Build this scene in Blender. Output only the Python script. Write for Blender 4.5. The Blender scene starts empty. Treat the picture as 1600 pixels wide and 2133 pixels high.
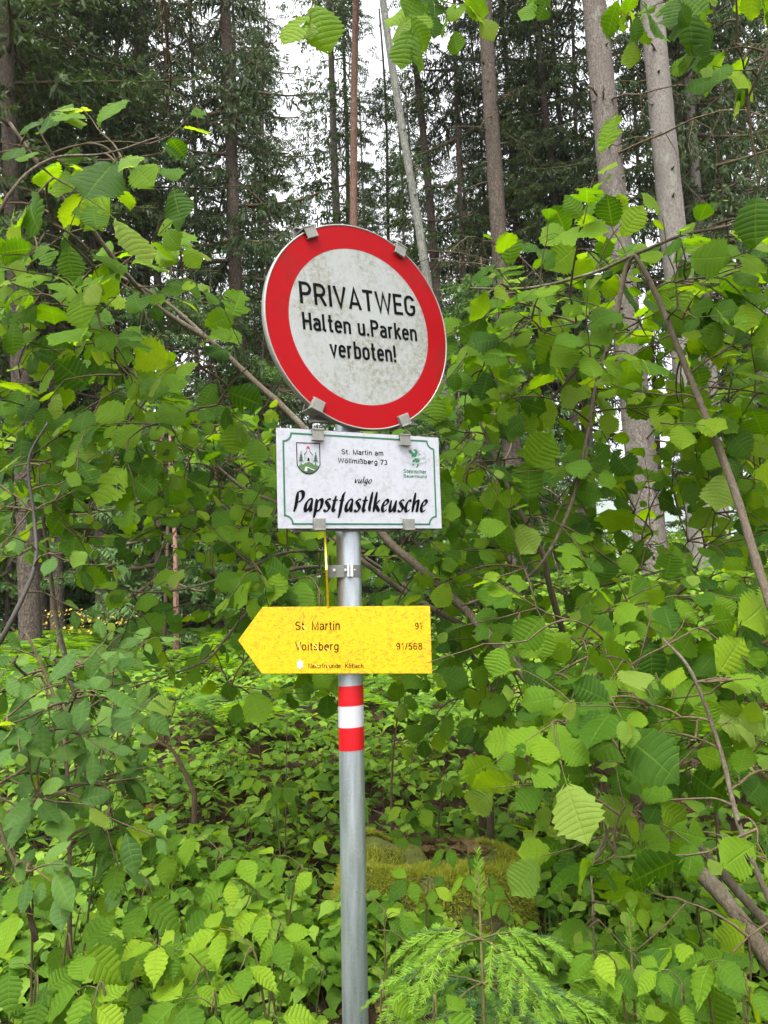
import bpy, bmesh, math, random
import numpy as np
from mathutils import Vector, Matrix
random.seed(7)
rng = np.random.default_rng(11)
S = bpy.context.scene
COL = S.collection
PI = math.pi

# ------------------------------------------------------------------ camera
FPX = 1570.0; PITCH = math.radians(7.5); ROLL = .016
CAM = np.array([0, 0, 1.5])
_r0 = np.array([1., 0, 0]); _f = np.array([0, math.cos(PITCH), math.sin(PITCH)]); _u = np.array([0, -math.sin(PITCH), math.cos(PITCH)])
_R = _r0*math.cos(ROLL) - _u*math.sin(ROLL); _U = _u*math.cos(ROLL) + _r0*math.sin(ROLL)
cd = bpy.data.cameras.new('camera'); cam = bpy.data.objects.new('camera', cd); COL.objects.link(cam)
M = Matrix.Identity(4)
for i in range(3):
    M[i][0] = _R[i]; M[i][1] = _U[i]; M[i][2] = -_f[i]; M[i][3] = CAM[i]
cam.matrix_world = M
cd.sensor_fit = 'HORIZONTAL'; cd.sensor_width = 36; cd.lens = 36*FPX/1600
cd.clip_start = .02; cd.clip_end = 9000
S.camera = cam

# ------------------------------------------------------------------ light
SUN_EL, SUN_AZ = math.radians(58), math.radians(200)     # azimuth clockwise from +Y: behind and slightly left of the viewer
w = bpy.data.worlds.new('World'); S.world = w; w.use_nodes = True
nt = w.node_tree; bg = nt.nodes['Background']
sky = nt.nodes.new('ShaderNodeTexSky'); sky.sky_type = 'NISHITA'; sky.sun_disc = False
sky.sun_elevation = SUN_EL; sky.sun_rotation = SUN_AZ
sky.air_density = 1.0; sky.dust_density = 6.0; sky.ozone_density = 1.0
hs = nt.nodes.new('ShaderNodeHueSaturation'); hs.inputs['Saturation'].default_value = .05; hs.inputs['Value'].default_value = 1.0
nt.links.new(sky.outputs[0], hs.inputs['Color']); nt.links.new(hs.outputs[0], bg.inputs['Color'])
bg.inputs['Strength'].default_value = .15
sd = bpy.data.lights.new('sun', 'SUN'); sd.energy = .7; sd.angle = math.radians(24); sd.color = (1, .97, .92)
sun = bpy.data.objects.new('sun', sd); COL.objects.link(sun)
sdir = Vector((math.sin(SUN_AZ)*math.cos(SUN_EL), math.cos(SUN_AZ)*math.cos(SUN_EL), math.sin(SUN_EL)))
sun.rotation_euler = sdir.to_track_quat('Z', 'Y').to_euler(); sun.location = (0, 0, 30)
S.view_settings.view_transform = 'Standard'; S.view_settings.look = 'None'
S.view_settings.exposure = 2.3; S.view_settings.gamma = 1; S.view_settings.use_curve_mapping = False
S.render.engine = 'CYCLES'
S.cycles.max_bounces = 8; S.cycles.transparent_max_bounces = 4
S.cycles.diffuse_bounces = 4; S.cycles.glossy_bounces = 2; S.cycles.transmission_bounces = 4

# ------------------------------------------------------------------ helpers
def at(px, py, Y):
    """world point seen at photo pixel (px, py) and lying Y metres down the view"""
    d = _f + _R*(px-800)/FPX + _U*(1066.5-py)/FPX
    return CAM + d*(Y/d[1])
def proj(P):
    d = np.asarray(P) - CAM; z = d@_f
    return 800 + FPX*(d@_R)/z, 1066.5 - FPX*(d@_U)/z
def tag(o, label=None, cat=None, group=None, kind=None):
    if label: o['label'] = label
    if cat: o['category'] = cat
    if group: o['group'] = group
    if kind: o['kind'] = kind
    return o
def thing(name, loc, label, cat, group=None):
    o = bpy.data.objects.new(name, None); COL.objects.link(o); o.location = loc
    o.empty_display_size = .1
    return tag(o, label, cat, group)
def meshdata(name, V, F, mats, uv=None, smooth=True, midx=None):
    """V (n,3), F list of faces or (m,k) array"""
    me = bpy.data.meshes.new(name)
    V = np.asarray(V, dtype=np.float32)
    if isinstance(F, np.ndarray):
        m, k = F.shape
        me.vertices.add(len(V)); me.vertices.foreach_set('co', V.ravel())
        me.loops.add(m*k); me.loops.foreach_set('vertex_index', F.astype(np.int32).ravel())
        me.polygons.add(m); me.polygons.foreach_set('loop_start', np.arange(0, m*k, k, dtype=np.int32))
        me.update(calc_edges=True)
        li = F.ravel()
    else:
        me.from_pydata(V.tolist(), [], F)
        li = [i for f in F for i in f]
    if uv is not None:
        l = me.uv_layers.new(name='uv'); l.data.foreach_set('uv', np.asarray(uv, dtype=np.float32)[li].ravel())
    me.polygons.foreach_set('use_smooth', [smooth]*len(me.polygons))
    if not isinstance(mats, (list, tuple)): mats = [mats]
    for mm in mats: me.materials.append(mm)
    if midx is not None: me.polygons.foreach_set('material_index', midx)
    me.update()
    return me
def obj(name, me, parent=None, mw=None):
    o = bpy.data.objects.new(name, me); COL.objects.link(o)
    if parent is not None: o.parent = parent
    if mw is not None: o.matrix_local = mw
    return o
class MB:
    def __init__(s): s.V = []; s.F = []; s.UV = []; s.n = 0
    def add(s, V, F, UV=None):
        V = np.asarray(V, float); s.V.append(V); s.F += [tuple(int(i)+s.n for i in f) for f in F]
        s.UV.append(np.asarray(UV, float) if UV is not None else np.zeros((len(V), 2))); s.n += len(V)
    def tube(s, P, r, k=8, cap=True, noise=0.0):
        P = np.asarray(P, float); n = len(P); r = np.broadcast_to(np.asarray(r, float), (n,))
        T = np.gradient(P, axis=0); T /= np.linalg.norm(T, axis=1)[:, None]+1e-9
        a = np.array([0, 0, 1.]) if abs(T[0][2]) < .9 else np.array([1., 0, 0])
        B = []
        x = np.cross(a, T[0]); x /= np.linalg.norm(x)
        for t in T:
            x = x - t*(x@t); x /= np.linalg.norm(x)+1e-9; B.append((x, np.cross(t, x)))
        th = np.arange(k)*2*PI/k
        L = np.concatenate([[0], np.cumsum(np.linalg.norm(np.diff(P, axis=0), axis=1))])
        V = []; UV = []
        for i in range(n):
            rr = r[i]*(1+noise*rng.standard_normal(k)) if noise else r[i]
            V.append(P[i] + (np.cos(th)*rr)[:, None]*B[i][0] + (np.sin(th)*rr)[:, None]*B[i][1])
            UV.append(np.stack([np.arange(k)/k, np.full(k, L[i])], 1))
        F = [(i*k+j, i*k+(j+1) % k, (i+1)*k+(j+1) % k, (i+1)*k+j) for i in range(n-1) for j in range(k)]
        if cap: F += [tuple(range(k-1, -1, -1)), tuple(range((n-1)*k, n*k))]
        s.add(np.concatenate(V), F, np.concatenate(UV)); return s
    def box(s, c, h, Mx=None):
        V = np.array([(x, y, z) for x in (-1, 1) for y in (-1, 1) for z in (-1, 1)], float)*np.array(h) + np.array(c)
        if Mx is not None: V = V@np.asarray(Mx).T
        s.add(V, [(0, 1, 3, 2), (4, 6, 7, 5), (0, 4, 5, 1), (2, 3, 7, 6), (0, 2, 6, 4), (1, 5, 7, 3)]); return s
    def prism(s, P2, z0, z1):
        n = len(P2); V = [(x, y, z0) for x, y in P2]+[(x, y, z1) for x, y in P2]
        s.add(V, [tuple(range(n-1, -1, -1)), tuple(range(n, 2*n))]+[(i, (i+1) % n, n+(i+1) % n, n+i) for i in range(n)]); return s
    def sheet(s, P2, z):
        s.add([(x, y, z) for x, y in P2], [tuple(range(len(P2)))]); return s
    def build(s, name, mat, parent=None, smooth=False, mw=None):
        return obj(name, meshdata(name, np.concatenate(s.V), s.F, mat, np.concatenate(s.UV), smooth), parent, mw)
def bevel(o, wdt=.001, seg=2):
    m = o.modifiers.new('bevel', 'BEVEL'); m.width = wdt; m.segments = seg; m.limit_method = 'ANGLE'; return o
def ccw(P):
    a = sum(P[i][0]*P[(i+1) % len(P)][1]-P[(i+1) % len(P)][0]*P[i][1] for i in range(len(P)))
    return P if a > 0 else P[::-1]

# smooth 2D value noise for the terrain and bent lines
_g = rng.standard_normal((64, 64))
def vnoise(x, y):
    x = np.asarray(x, float); y = np.asarray(y, float)
    xi = np.floor(x).astype(int); yi = np.floor(y).astype(int); fx = x-xi; fy = y-yi
    fx = fx*fx*(3-2*fx); fy = fy*fy*(3-2*fy)
    g = lambda a, b: _g[a % 64, b % 64]
    return (g(xi, yi)*(1-fx)+g(xi+1, yi)*fx)*(1-fy)+(g(xi, yi+1)*(1-fx)+g(xi+1, yi+1)*fx)*fy
def ground_z(x, y):
    x = np.asarray(x, float); y = np.asarray(y, float)
    z = np.interp(y, [-6, 0, 1.2, 2.0, 2.9, 4.2, 6, 8, 11, 16, 24, 40, 80, 200, 500, 1200], [-.05, 0, .04, .16, .36, .60, .80, .90, 1.0, 1.1, 1.1, .6, -3, -14, -20, -20])
    side = np.clip((x-.6)/3.5, 0, 1); rise = np.interp(y, [4.5, 8, 11, 13, 18, 30], [0, .75, 1.25, 1.1, -.6, -2.5])
    z = z + side*side*(3-2*side)*rise
    far = np.clip((y-40)/60, 0, 1)
    z = z + .035*vnoise(x*2.3+7, y*2.3)*np.clip(y/2, 0, 1) + .08*vnoise(x*.7, y*.7+3)*np.clip((y-2)/3, 0, 1) + far*1.5*vnoise(x*.02, y*.02)
    return z

# ------------------------------------------------------------------ materials
def new_mat(name):
    m = bpy.data.materials.new(name); m.use_nodes = True; t = m.node_tree; b = t.nodes['Principled BSDF']
    return m, t, b
def N(t, ty, **k):
    n = t.nodes.new(ty)
    for a, v in k.items():
        if a.startswith('i_'): n.inputs[a[2:].replace('_', ' ')].default_value = v
        else: setattr(n, a, v)
    return n
def ramp(t, fac, stops):
    r = t.nodes.new('ShaderNodeValToRGB'); e = r.color_ramp.elements
    while len(e) > 1: e.remove(e[-1])
    e[0].position = stops[0][0]; e[0].color = (*stops[0][1], 1)
    for p, c in stops[1:]:
        x = e.new(p); x.color = (*c, 1)
    t.links.new(fac, r.inputs[0]); return r.outputs[0]
def mixc(t, fac, a, b, mode='MIX'):
    n = t.nodes.new('ShaderNodeMix'); n.data_type = 'RGBA'; n.blend_type = mode
    for s, v in ((0, fac), (6, a), (7, b)):
        if isinstance(v, bpy.types.NodeSocket): t.links.new(v, n.inputs[s])
        elif s == 0: n.inputs[0].default_value = v
        else: n.inputs[s].default_value = (*v, 1)
    return n.outputs[2]
def noise(t, scale, detail=4, rough=.6, vec=None, dim='3D'):
    n = N(t, 'ShaderNodeTexNoise'); n.inputs['Scale'].default_value = scale; n.inputs['Detail'].default_value = detail; n.inputs['Roughness'].default_value = rough
    if vec is not None: t.links.new(vec, n.inputs['Vector'])
    return n.outputs['Fac']
def coord(t, sc=(1, 1, 1), out='Object'):
    c = N(t, 'ShaderNodeTexCoord'); m = N(t, 'ShaderNodeMapping'); m.inputs['Scale'].default_value = sc
    t.links.new(c.outputs[out], m.inputs['Vector']); return m.outputs[0]
def math_(t, op, a, b=None, c=None, clamp=False):
    n = N(t, 'ShaderNodeMath', operation=op); n.use_clamp = clamp
    for i, v in enumerate((a, b, c)):
        if v is None: continue
        if isinstance(v, bpy.types.NodeSocket): t.links.new(v, n.inputs[i])
        else: n.inputs[i].default_value = v
    return n.outputs[0]
def bump(t, b, h, strength=.4, dist=.01):
    n = N(t, 'ShaderNodeBump'); n.inputs['Strength'].default_value = strength; n.inputs['Distance'].default_value = dist
    t.links.new(h, n.inputs['Height']); t.links.new(n.outputs[0], b.inputs['Normal'])

def leaf_mat(name, stops, veins=9, trans=.5, rough=.5, island=False, tmul=(2.2, 2.0, .25), spec=.13, veincol=1.35, vstr=.55):
    m, t, b = new_mat(name)
    if island:
        g = N(t, 'ShaderNodeNewGeometry'); rnd = g.outputs['Random Per Island']
    else:
        g = N(t, 'ShaderNodeObjectInfo'); rnd = g.outputs['Random']
    c = ramp(t, rnd, stops)
    uv = N(t, 'ShaderNodeUVMap'); sp = N(t, 'ShaderNodeSeparateXYZ'); t.links.new(uv.outputs[0], sp.inputs[0])
    mid = math_(t, 'ABSOLUTE', math_(t, 'SUBTRACT', sp.outputs[0], .5))
    midl = math_(t, 'SUBTRACT', 1.0, math_(t, 'MULTIPLY', mid, 28.0), clamp=True)
    lat = math_(t, 'PINGPONG', math_(t, 'MULTIPLY', sp.outputs[1], float(veins)), .5)     # 0 at a vein, .5 between two
    latl = math_(t, 'SUBTRACT', 1.0, math_(t, 'MULTIPLY', lat, 7.5), clamp=True)
    v = math_(t, 'MAXIMUM', midl, math_(t, 'MULTIPLY', latl, .75))
    nz = noise(t, 26, 3, .6, coord(t))
    c = mixc(t, math_(t, 'MULTIPLY', nz, .45), c, (.018, .048, .003))
    c2 = mixc(t, math_(t, 'MULTIPLY', v, .34), c, (.17, .25, .035))
    # blotches and nibbled spots
    spt = noise(t, 9, 2, .5, coord(t))
    sel = math_(t, 'MULTIPLY', math_(t, 'SUBTRACT', spt, .70, clamp=True), 6.0, clamp=True)
    c2 = mixc(t, math_(t, 'MULTIPLY', sel, .35), c2, (.13, .11, .03))
    t.links.new(c2, b.inputs['Base Color'])
    b.inputs['Roughness'].default_value = rough; b.inputs['Specular IOR Level'].default_value = spec
    pl = math_(t, 'ADD', math_(t, 'MULTIPLY', v, -1.0), math_(t, 'MULTIPLY', noise(t, 160, 2, .5, coord(t)), .3))
    pl = math_(t, 'ADD', pl, math_(t, 'MULTIPLY', lat, 1.1)); bump(t, b, pl, vstr, .004)
    tr = N(t, 'ShaderNodeBsdfTranslucent')
    tc = mixc(t, 1.0, c2, tmul, 'MULTIPLY')
    t.links.new(tc, tr.inputs['Color'])
    mx = N(t, 'ShaderNodeMixShader'); mx.inputs[0].default_value = trans
    t.links.new(b.outputs[0], mx.inputs[1]); t.links.new(tr.outputs[0], mx.inputs[2])
    t.links.new(mx.outputs[0], t.nodes['Material Output'].inputs['Surface'])
    return m
HZ = [(0, (.026, .076, .006)), (.25, (.058, .140, .008)), (.55, (.105, .210, .010)), (.85, (.150, .262, .011)), (1, (.21, .32, .016))]  # wide spread: canopy shade on some leaves, light on others, put into the colour
M_hazel = leaf_mat('hazel_leaf_green', HZ, 8)
M_hazel_i = leaf_mat('hazel_foliage_green', HZ, 8, island=True)
M_young = leaf_mat('young_leaf_yellow_green', [(0, (.14, .24, .03)), (1, (.21, .29, .05))], 9)
BR = [(0, (.040, .100, .006)), (.5, (.085, .175, .009)), (.8, (.15, .26, .012)), (1, (.22, .33, .018))]
M_bramble = leaf_mat('bramble_leaf_green', BR, 8, trans=.4)
CV = [(0, (.050, .12, .012)), (.3, (.09, .19, .018)), (.6, (.145, .265, .026)), (.85, (.20, .33, .036)), (1, (.26, .40, .05))]
M_cover = leaf_mat('ground_cover_green', CV, 6, trans=.4, island=True, vstr=.3)
M_willow = leaf_mat('willow_leaf_bluegreen', [(0, (.040, .095, .018)), (.6, (.065, .14, .028)), (1, (.12, .21, .038))], 7, trans=.4, tmul=(1.3, 1.35, .5), vstr=.25)
M_fern = leaf_mat('fern_green', [(0, (.060, .14, .022)), (1, (.15, .27, .045))], 3, island=True)

def bark_mat(name, c0, c1, c2, scale=14, bstr=.8, lichen=0.0):
    m, t, b = new_mat(name)
    v = coord(t, (1, 1, .45))
    vo = N(t, 'ShaderNodeTexVoronoi', feature='DISTANCE_TO_EDGE'); vo.inputs['Scale'].default_value = scale*2.2
    nw = N(t, 'ShaderNodeTexNoise'); nw.inputs['Scale'].default_value = scale; nw.inputs['Detail'].default_value = 3
    t.links.new(v, nw.inputs['Vector'])
    wv = mixc(t, .12, v, nw.outputs['Color'], 'ADD'); t.links.new(wv, vo.inputs['Vector'])
    n1 = noise(t, scale*3.5, 6, .7, v); n2 = noise(t, 2.2, 3, .5, coord(t, (1, 1, .7)))
    c = ramp(t, n1, [(.25, c0), (.5, c1), (.75, c2)])
    crack = math_(t, 'SUBTRACT', 1.0, math_(t, 'MULTIPLY', vo.outputs['Distance'], 9.0), clamp=True)
    c = mixc(t, math_(t, 'MULTIPLY', crack, .55), c, tuple(x*.35 for x in c0))
    c = mixc(t, math_(t, 'MULTIPLY', math_(t, 'SUBTRACT', n2, .42, clamp=True), 2.2, clamp=True), c, tuple(x*.62 for x in c1))
    if lichen:
        n3 = noise(t, 8, 5, .65, v)
        lm = math_(t, 'MULTIPLY', math_(t, 'SUBTRACT', n3, .56, clamp=True), 7.0*lichen, clamp=True)
        c = mixc(t, lm, c, (.26, .29, .22))
    oi = N(t, 'ShaderNodeObjectInfo')
    c = mixc(t, math_(t, 'MULTIPLY', oi.outputs['Random'], .3), c, (.05, .042, .032))
    t.links.new(c, b.inputs['Base Color']); b.inputs['Roughness'].default_value = .92; b.inputs['Specular IOR Level'].default_value = .15
    h = math_(t, 'ADD', math_(t, 'MULTIPLY', crack, -.7), n1); bump(t, b, h, bstr, .02)
    return m
M_bark = bark_mat('spruce_bark_brown', (.050, .040, .031), (.10, .080, .062), (.16, .130, .103))
M_barkg = bark_mat('spruce_bark_grey', (.085, .072, .060), (.15, .128, .108), (.21, .188, .165), 16, .7, .35)
M_barkp = bark_mat('spruce_bark_pale', (.13, .115, .10), (.21, .19, .168), (.27, .25, .225), 16, .45, .8)
M_pine = bark_mat('pine_bark_reddish', (.16, .085, .055), (.30, .17, .12), (.38, .25, .19), 9, .7, .15)
M_lich = bark_mat('lichened_bark_grey', (.11, .11, .09), (.22, .22, .19), (.34, .35, .30), 14, .8, 1.0)
M_hbark = bark_mat('hazel_bark', (.070, .052, .036), (.125, .098, .070), (.19, .155, .115), 34, .35, .35)
M_twig = bark_mat('twig_brown', (.06, .042, .024), (.11, .078, .045), (.16, .13, .07), 40, .3)
M_cane = bark_mat('bramble_cane', (.06, .055, .02), (.10, .085, .03), (.10, .14, .03), 40, .3)
M_dead = bark_mat('dead_twig_grey', (.09, .075, .06), (.16, .135, .11), (.24, .21, .18), 30, .4)
def needle_mat(name, stops, trans=.2):
    m, t, b = new_mat(name)
    g = N(t, 'ShaderNodeNewGeometry'); oi = N(t, 'ShaderNodeObjectInfo')
    r = math_(t, 'FRACT', math_(t, 'ADD', math_(t, 'MULTIPLY', g.outputs['Random Per Island'], .5), math_(t, 'MULTIPLY', oi.outputs['Random'], .5)))
    c = ramp(t, r, stops)
    t.links.new(c, b.inputs['Base Color']); b.inputs['Roughness'].default_value = .6; b.inputs['Specular IOR Level'].default_value = .3
    tr = N(t, 'ShaderNodeBsdfTranslucent'); t.links.new(mixc(t, 1.0, c, (1.5, 1.6, .8), 'MULTIPLY'), tr.inputs['Color'])
    mx = N(t, 'ShaderNodeMixShader'); mx.inputs[0].default_value = trans
    t.links.new(b.outputs[0], mx.inputs[1]); t.links.new(tr.outputs[0], mx.inputs[2])
    t.links.new(mx.outputs[0], t.nodes['Material Output'].inputs['Surface'])
    return m
M_needle = needle_mat('spruce_needles_dark', [(0, (.018, .034, .009)), (.5, (.036, .062, .015)), (1, (.070, .104, .024))], .3)
M_needle_y = needle_mat('spruce_needles_fresh', [(0, (.11, .22, .022)), (.5, (.17, .30, .028)), (1, (.24, .37, .04))], .35)
M_needle_m = needle_mat('spruce_needles_old', [(0, (.035, .085, .022)), (1, (.07, .14, .035))], .2)
M_needle_u = needle_mat('understory_needles', [(0, (.04, .08, .022)), (.6, (.075, .14, .035)), (1, (.16, .27, .06))], .3)

def simple(name, col, rough=.5, metal=0, spec=.5):
    m, t, b = new_mat(name); b.inputs['Base Color'].default_value = (*col, 1); b.inputs['Roughness'].default_value = rough
    b.inputs['Metallic'].default_value = metal; b.inputs['Specular IOR Level'].default_value = spec
    return m
# galvanised pole
M_galv, t, b = new_mat('galvanised_steel')
v = coord(t, (1, 1, .08)); n1 = noise(t, 60, 4, .6, v); n2 = noise(t, 240, 3, .7, coord(t)); n3 = noise(t, 6, 3, .5, coord(t, (1, 1, .35)))
c = ramp(t, n1, [(.3, (.30, .34, .37)), (.7, (.47, .51, .545))])
c = mixc(t, math_(t, 'MULTIPLY', math_(t, 'SUBTRACT', n2, .58, clamp=True), 5.0, clamp=True), c, (.62, .66, .68))
c = mixc(t, math_(t, 'MULTIPLY', math_(t, 'SUBTRACT', n3, .55, clamp=True), 2.0, clamp=True), c, (.16, .17, .16))
t.links.new(c, b.inputs['Base Color']); b.inputs['Metallic'].default_value = .75
t.links.new(ramp(t, n1, [(.3, (.30,)*3), (.7, (.44,)*3)]), b.inputs['Roughness']); bump(t, b, n2, .06, .002)
M_alu, t, b = new_mat('clamp_aluminium')
n1 = noise(t, 30, 5, .65, coord(t)); c = ramp(t, n1, [(.3, (.15, .15, .13)), (.55, (.22, .22, .195)), (.75, (.27, .27, .245))])
t.links.new(c, b.inputs['Base Color']); b.inputs['Metallic'].default_value = .45; b.inputs['Roughness'].default_value = .5; bump(t, b, n1, .1, .002)
M_steel = simple('clamp_steel', (.16, .17, .15), .42, .7)
M_bolt = simple('bolt_zinc', (.6, .6, .55), .35, .8)
# dirty white sign faces
def dirty_white(name, base, dirt, top_gain, sc=7, alg=(.36, .33, .22)):
    m, t, b = new_mat(name); v = coord(t)
    a = noise(t, sc, 6, .72, coord(t, (1, .6, 1))); f = noise(t, 70, 5, .75, v)
    vo = N(t, 'ShaderNodeTexVoronoi', feature='DISTANCE_TO_EDGE'); vo.inputs['Scale'].default_value = 26
    nw = N(t, 'ShaderNodeTexNoise'); nw.inputs['Scale'].default_value = 14; t.links.new(v, nw.inputs['Vector'])
    t.links.new(mixc(t, .09, v, nw.outputs['Color'], 'ADD'), vo.inputs['Vector'])
    ln = math_(t, 'SUBTRACT', 1.0, math_(t, 'MULTIPLY', vo.outputs['Distance'], 26.0), clamp=True)       # snail trails wiped clean
    patch = math_(t, 'MULTIPLY', math_(t, 'SUBTRACT', a, .43, clamp=True), top_gain*7.0, clamp=True)
    fine = math_(t, 'MULTIPLY', math_(t, 'SUBTRACT', f, .38, clamp=True), 4.0, clamp=True)
    amt = math_(t, 'MULTIPLY', patch, fine)
    amt = math_(t, 'SUBTRACT', amt, math_(t, 'MULTIPLY', ln, .4), clamp=True)
    c = mixc(t, math_(t, 'MULTIPLY', fine, .12), base, dirt)
    c = mixc(t, math_(t, 'MULTIPLY', amt, .85), c, alg)
    t.links.new(c, b.inputs['Base Color']); b.inputs['Roughness'].default_value = .38; b.inputs['Specular IOR Level'].default_value = .35
    return m
M_rwhite = dirty_white('round_sign_dirty_white', (.27, .285, .275), (.20, .20, .17), 1.0, 7, (.135, .122, .075))
M_pwhite = dirty_white('name_plate_dirty_white', (.36, .37, .405), (.25, .25, .26), .55, 22, (.22, .215, .21))
M_rred, t, b = new_mat('sign_red_dirty')
n1 = noise(t, 5, 5, .65, coord(t)); c = mixc(t, math_(t, 'MULTIPLY', math_(t, 'SUBTRACT', n1, .55, clamp=True), 3.6, clamp=True), (.26, .0015, .004), (.10, .015, .010))
n2 = noise(t, 90, 3, .7, coord(t)); c = mixc(t, math_(t, 'MULTIPLY', math_(t, 'SUBTRACT', n2, .68, clamp=True), 2.0, clamp=True), c, (.20, .03, .03))
t.links.new(c, b.inputs['Base Color']); b.inputs['Roughness'].default_value = .5; b.inputs['Specular IOR Level'].default_value = .1
M_tape_r = simple('tape_red', (.36, .004, .008), .3); M_tape_w = simple('tape_white', (.36, .36, .39), .3)
M_black = simple('lettering_black', (.005, .0045, .005), .6, 0, .04); M_brown = simple('lettering_brown', (.035, .013, .003), .6, 0, .04)
M_bgreen = simple('border_green', (.008, .10, .04), .4); M_dgreen = simple('emblem_green', (.012, .12, .05), .4)
M_hill1 = simple('emblem_hill', (.045, .11, .03), .45); M_hill2 = simple('emblem_hill_dark', (.03, .055, .03), .45)
M_pale = simple('emblem_pale', (.42, .50, .40), .45); M_gray = simple('emblem_grey', (.30, .36, .33), .45); M_roofr = simple('emblem_red', (.33, .03, .05), .45)
M_tree = simple('emblem_tree_green', (.015, .05, .03), .45)
# yellow sign: yellow film covered with squiggly algae grazing marks
M_yel, t, b = new_mat('yellow_sign_grazed')
v = coord(t); nw = N(t, 'ShaderNodeTexNoise'); nw.inputs['Scale'].default_value = 9; nw.inputs['Detail'].default_value = 2; t.links.new(v, nw.inputs['Vector'])
sub = N(t, 'ShaderNodeVectorMath', operation='SUBTRACT'); sub.inputs[1].default_value = (.5, .5, .5); t.links.new(nw.outputs['Color'], sub.inputs[0])
scl = N(t, 'ShaderNodeVectorMath', operation='SCALE'); scl.inputs['Scale'].default_value = .11; t.links.new(sub.outputs[0], scl.inputs[0])
ad = N(t, 'ShaderNodeVectorMath', operation='ADD'); t.links.new(v, ad.inputs[0]); t.links.new(scl.outputs[0], ad.inputs[1])
wv = N(t, 'ShaderNodeTexWave', wave_type='RINGS'); wv.inputs['Scale'].default_value = 34; wv.inputs['Distortion'].default_value = 9; wv.inputs['Detail'].default_value = 2.5; wv.inputs['Detail Scale'].default_value = 3.5
t.links.new(ad.outputs[0], wv.inputs['Vector'])
brk = noise(t, 75, 2, .5, v); reg = noise(t, 7, 3, .6, v)
g = math_(t, 'MULTIPLY', math_(t, 'SUBTRACT', wv.outputs['Fac'], .52, clamp=True), 4.0, clamp=True)
g = math_(t, 'MULTIPLY', g, math_(t, 'MULTIPLY', math_(t, 'SUBTRACT', brk, .40, clamp=True), 7.0, clamp=True))
g = math_(t, 'MULTIPLY', g, math_(t, 'ADD', math_(t, 'MULTIPLY', reg, 1.1), .0, clamp=True))
c = mixc(t, g, (.49, .305, .0012), (.20, .115, .004))
c = mixc(t, math_(t, 'MULTIPLY', math_(t, 'SUBTRACT', reg, .56, clamp=True), 1.8, clamp=True), c, (.33, .21, .012))
t.links.new(c, b.inputs['Base Color']); b.inputs['Roughness'].default_value = .4; b.inputs['Specular IOR Level'].default_value = .3
M_yedge = simple('yellow_edge_lit', (.6, .5, .02), .4)  # brighter yellow, paints the light caught by the upper edge
# ground
M_ground, t, b = new_mat('forest_floor')
v = coord(t); n1 = noise(t, 1.3, 5, .6, v); n2 = noise(t, 22, 6, .7, v); vo = N(t, 'ShaderNodeTexVoronoi'); vo.inputs['Scale'].default_value = 30; t.links.new(v, vo.inputs['Vector'])
c = ramp(t, n2, [(.25, (.018, .012, .008)), (.5, (.050, .032, .020)), (.75, (.11, .070, .042))])
c = mixc(t, .35, c, vo.outputs['Color'], 'OVERLAY')
sep = N(t, 'ShaderNodeSeparateXYZ'); t.links.new(v, sep.inputs[0])
farm = math_(t, 'MULTIPLY', math_(t, 'SUBTRACT', sep.outputs[1], 7.0), .12, clamp=True)
gn = math_(t, 'MULTIPLY', math_(t, 'SUBTRACT', noise(t, .9, 4, .65, v), .40, clamp=True), 5.0, clamp=True)
c = mixc(t, math_(t, 'MULTIPLY', math_(t, 'MULTIPLY', farm, gn), .85), c, ramp(t, n2, [(.3, (.03, .07, .015)), (.7, (.09, .17, .035))]))
t.links.new(c, b.inputs['Base Color']); b.inputs['Roughness'].default_value = .95; b.inputs['Specular IOR Level'].default_value = .1
bump(t, b, math_(t, 'ADD', n2, math_(t, 'MULTIPLY', vo.outputs['Distance'], .5)), 1.0, .04)
M_litter = leaf_mat('dead_leaf_brown', [(0, (.06, .03, .015)), (.5, (.13, .065, .03)), (1, (.23, .13, .07))], 6, trans=.15, island=True, tmul=(1, .9, .6))
M_mossb, t, b = new_mat('moss_cushion')
n1 = noise(t, 40, 6, .75, coord(t)); n2 = noise(t, 6, 3, .6, coord(t))
c = ramp(t, n1, [(.3, (.05, .06, .008)), (.55, (.14, .16, .018)), (.8, (.25, .26, .035))]); c = mixc(t, math_(t, 'MULTIPLY', math_(t, 'SUBTRACT', n2, .52, clamp=True), 4.0, clamp=True), c, (.07, .045, .025))
t.links.new(c, b.inputs['Base Color']); b.inputs['Roughness'].default_value = .95; bump(t, b, n1, 1.0, .03)
M_mossf = needle_mat('moss_fibres', [(0, (.07, .09, .008)), (.5, (.20, .22, .018)), (1, (.40, .40, .045))], .35)
M_wood = bark_mat('rotten_wood', (.05, .035, .025), (.12, .08, .05), (.22, .15, .10), 20, .9)
M_hillm, t, b = new_mat('wooded_hillside')
n1 = noise(t, .03, 8, .7, coord(t)); c = ramp(t, n1, [(.3, (.03, .06, .03)), (.7, (.07, .12, .05))]); t.links.new(c, b.inputs['Base Color']); b.inputs['Roughness'].default_value = .95
M_yflower = simple('yellow_leaves', (.30, .21, .02), .6)
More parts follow.
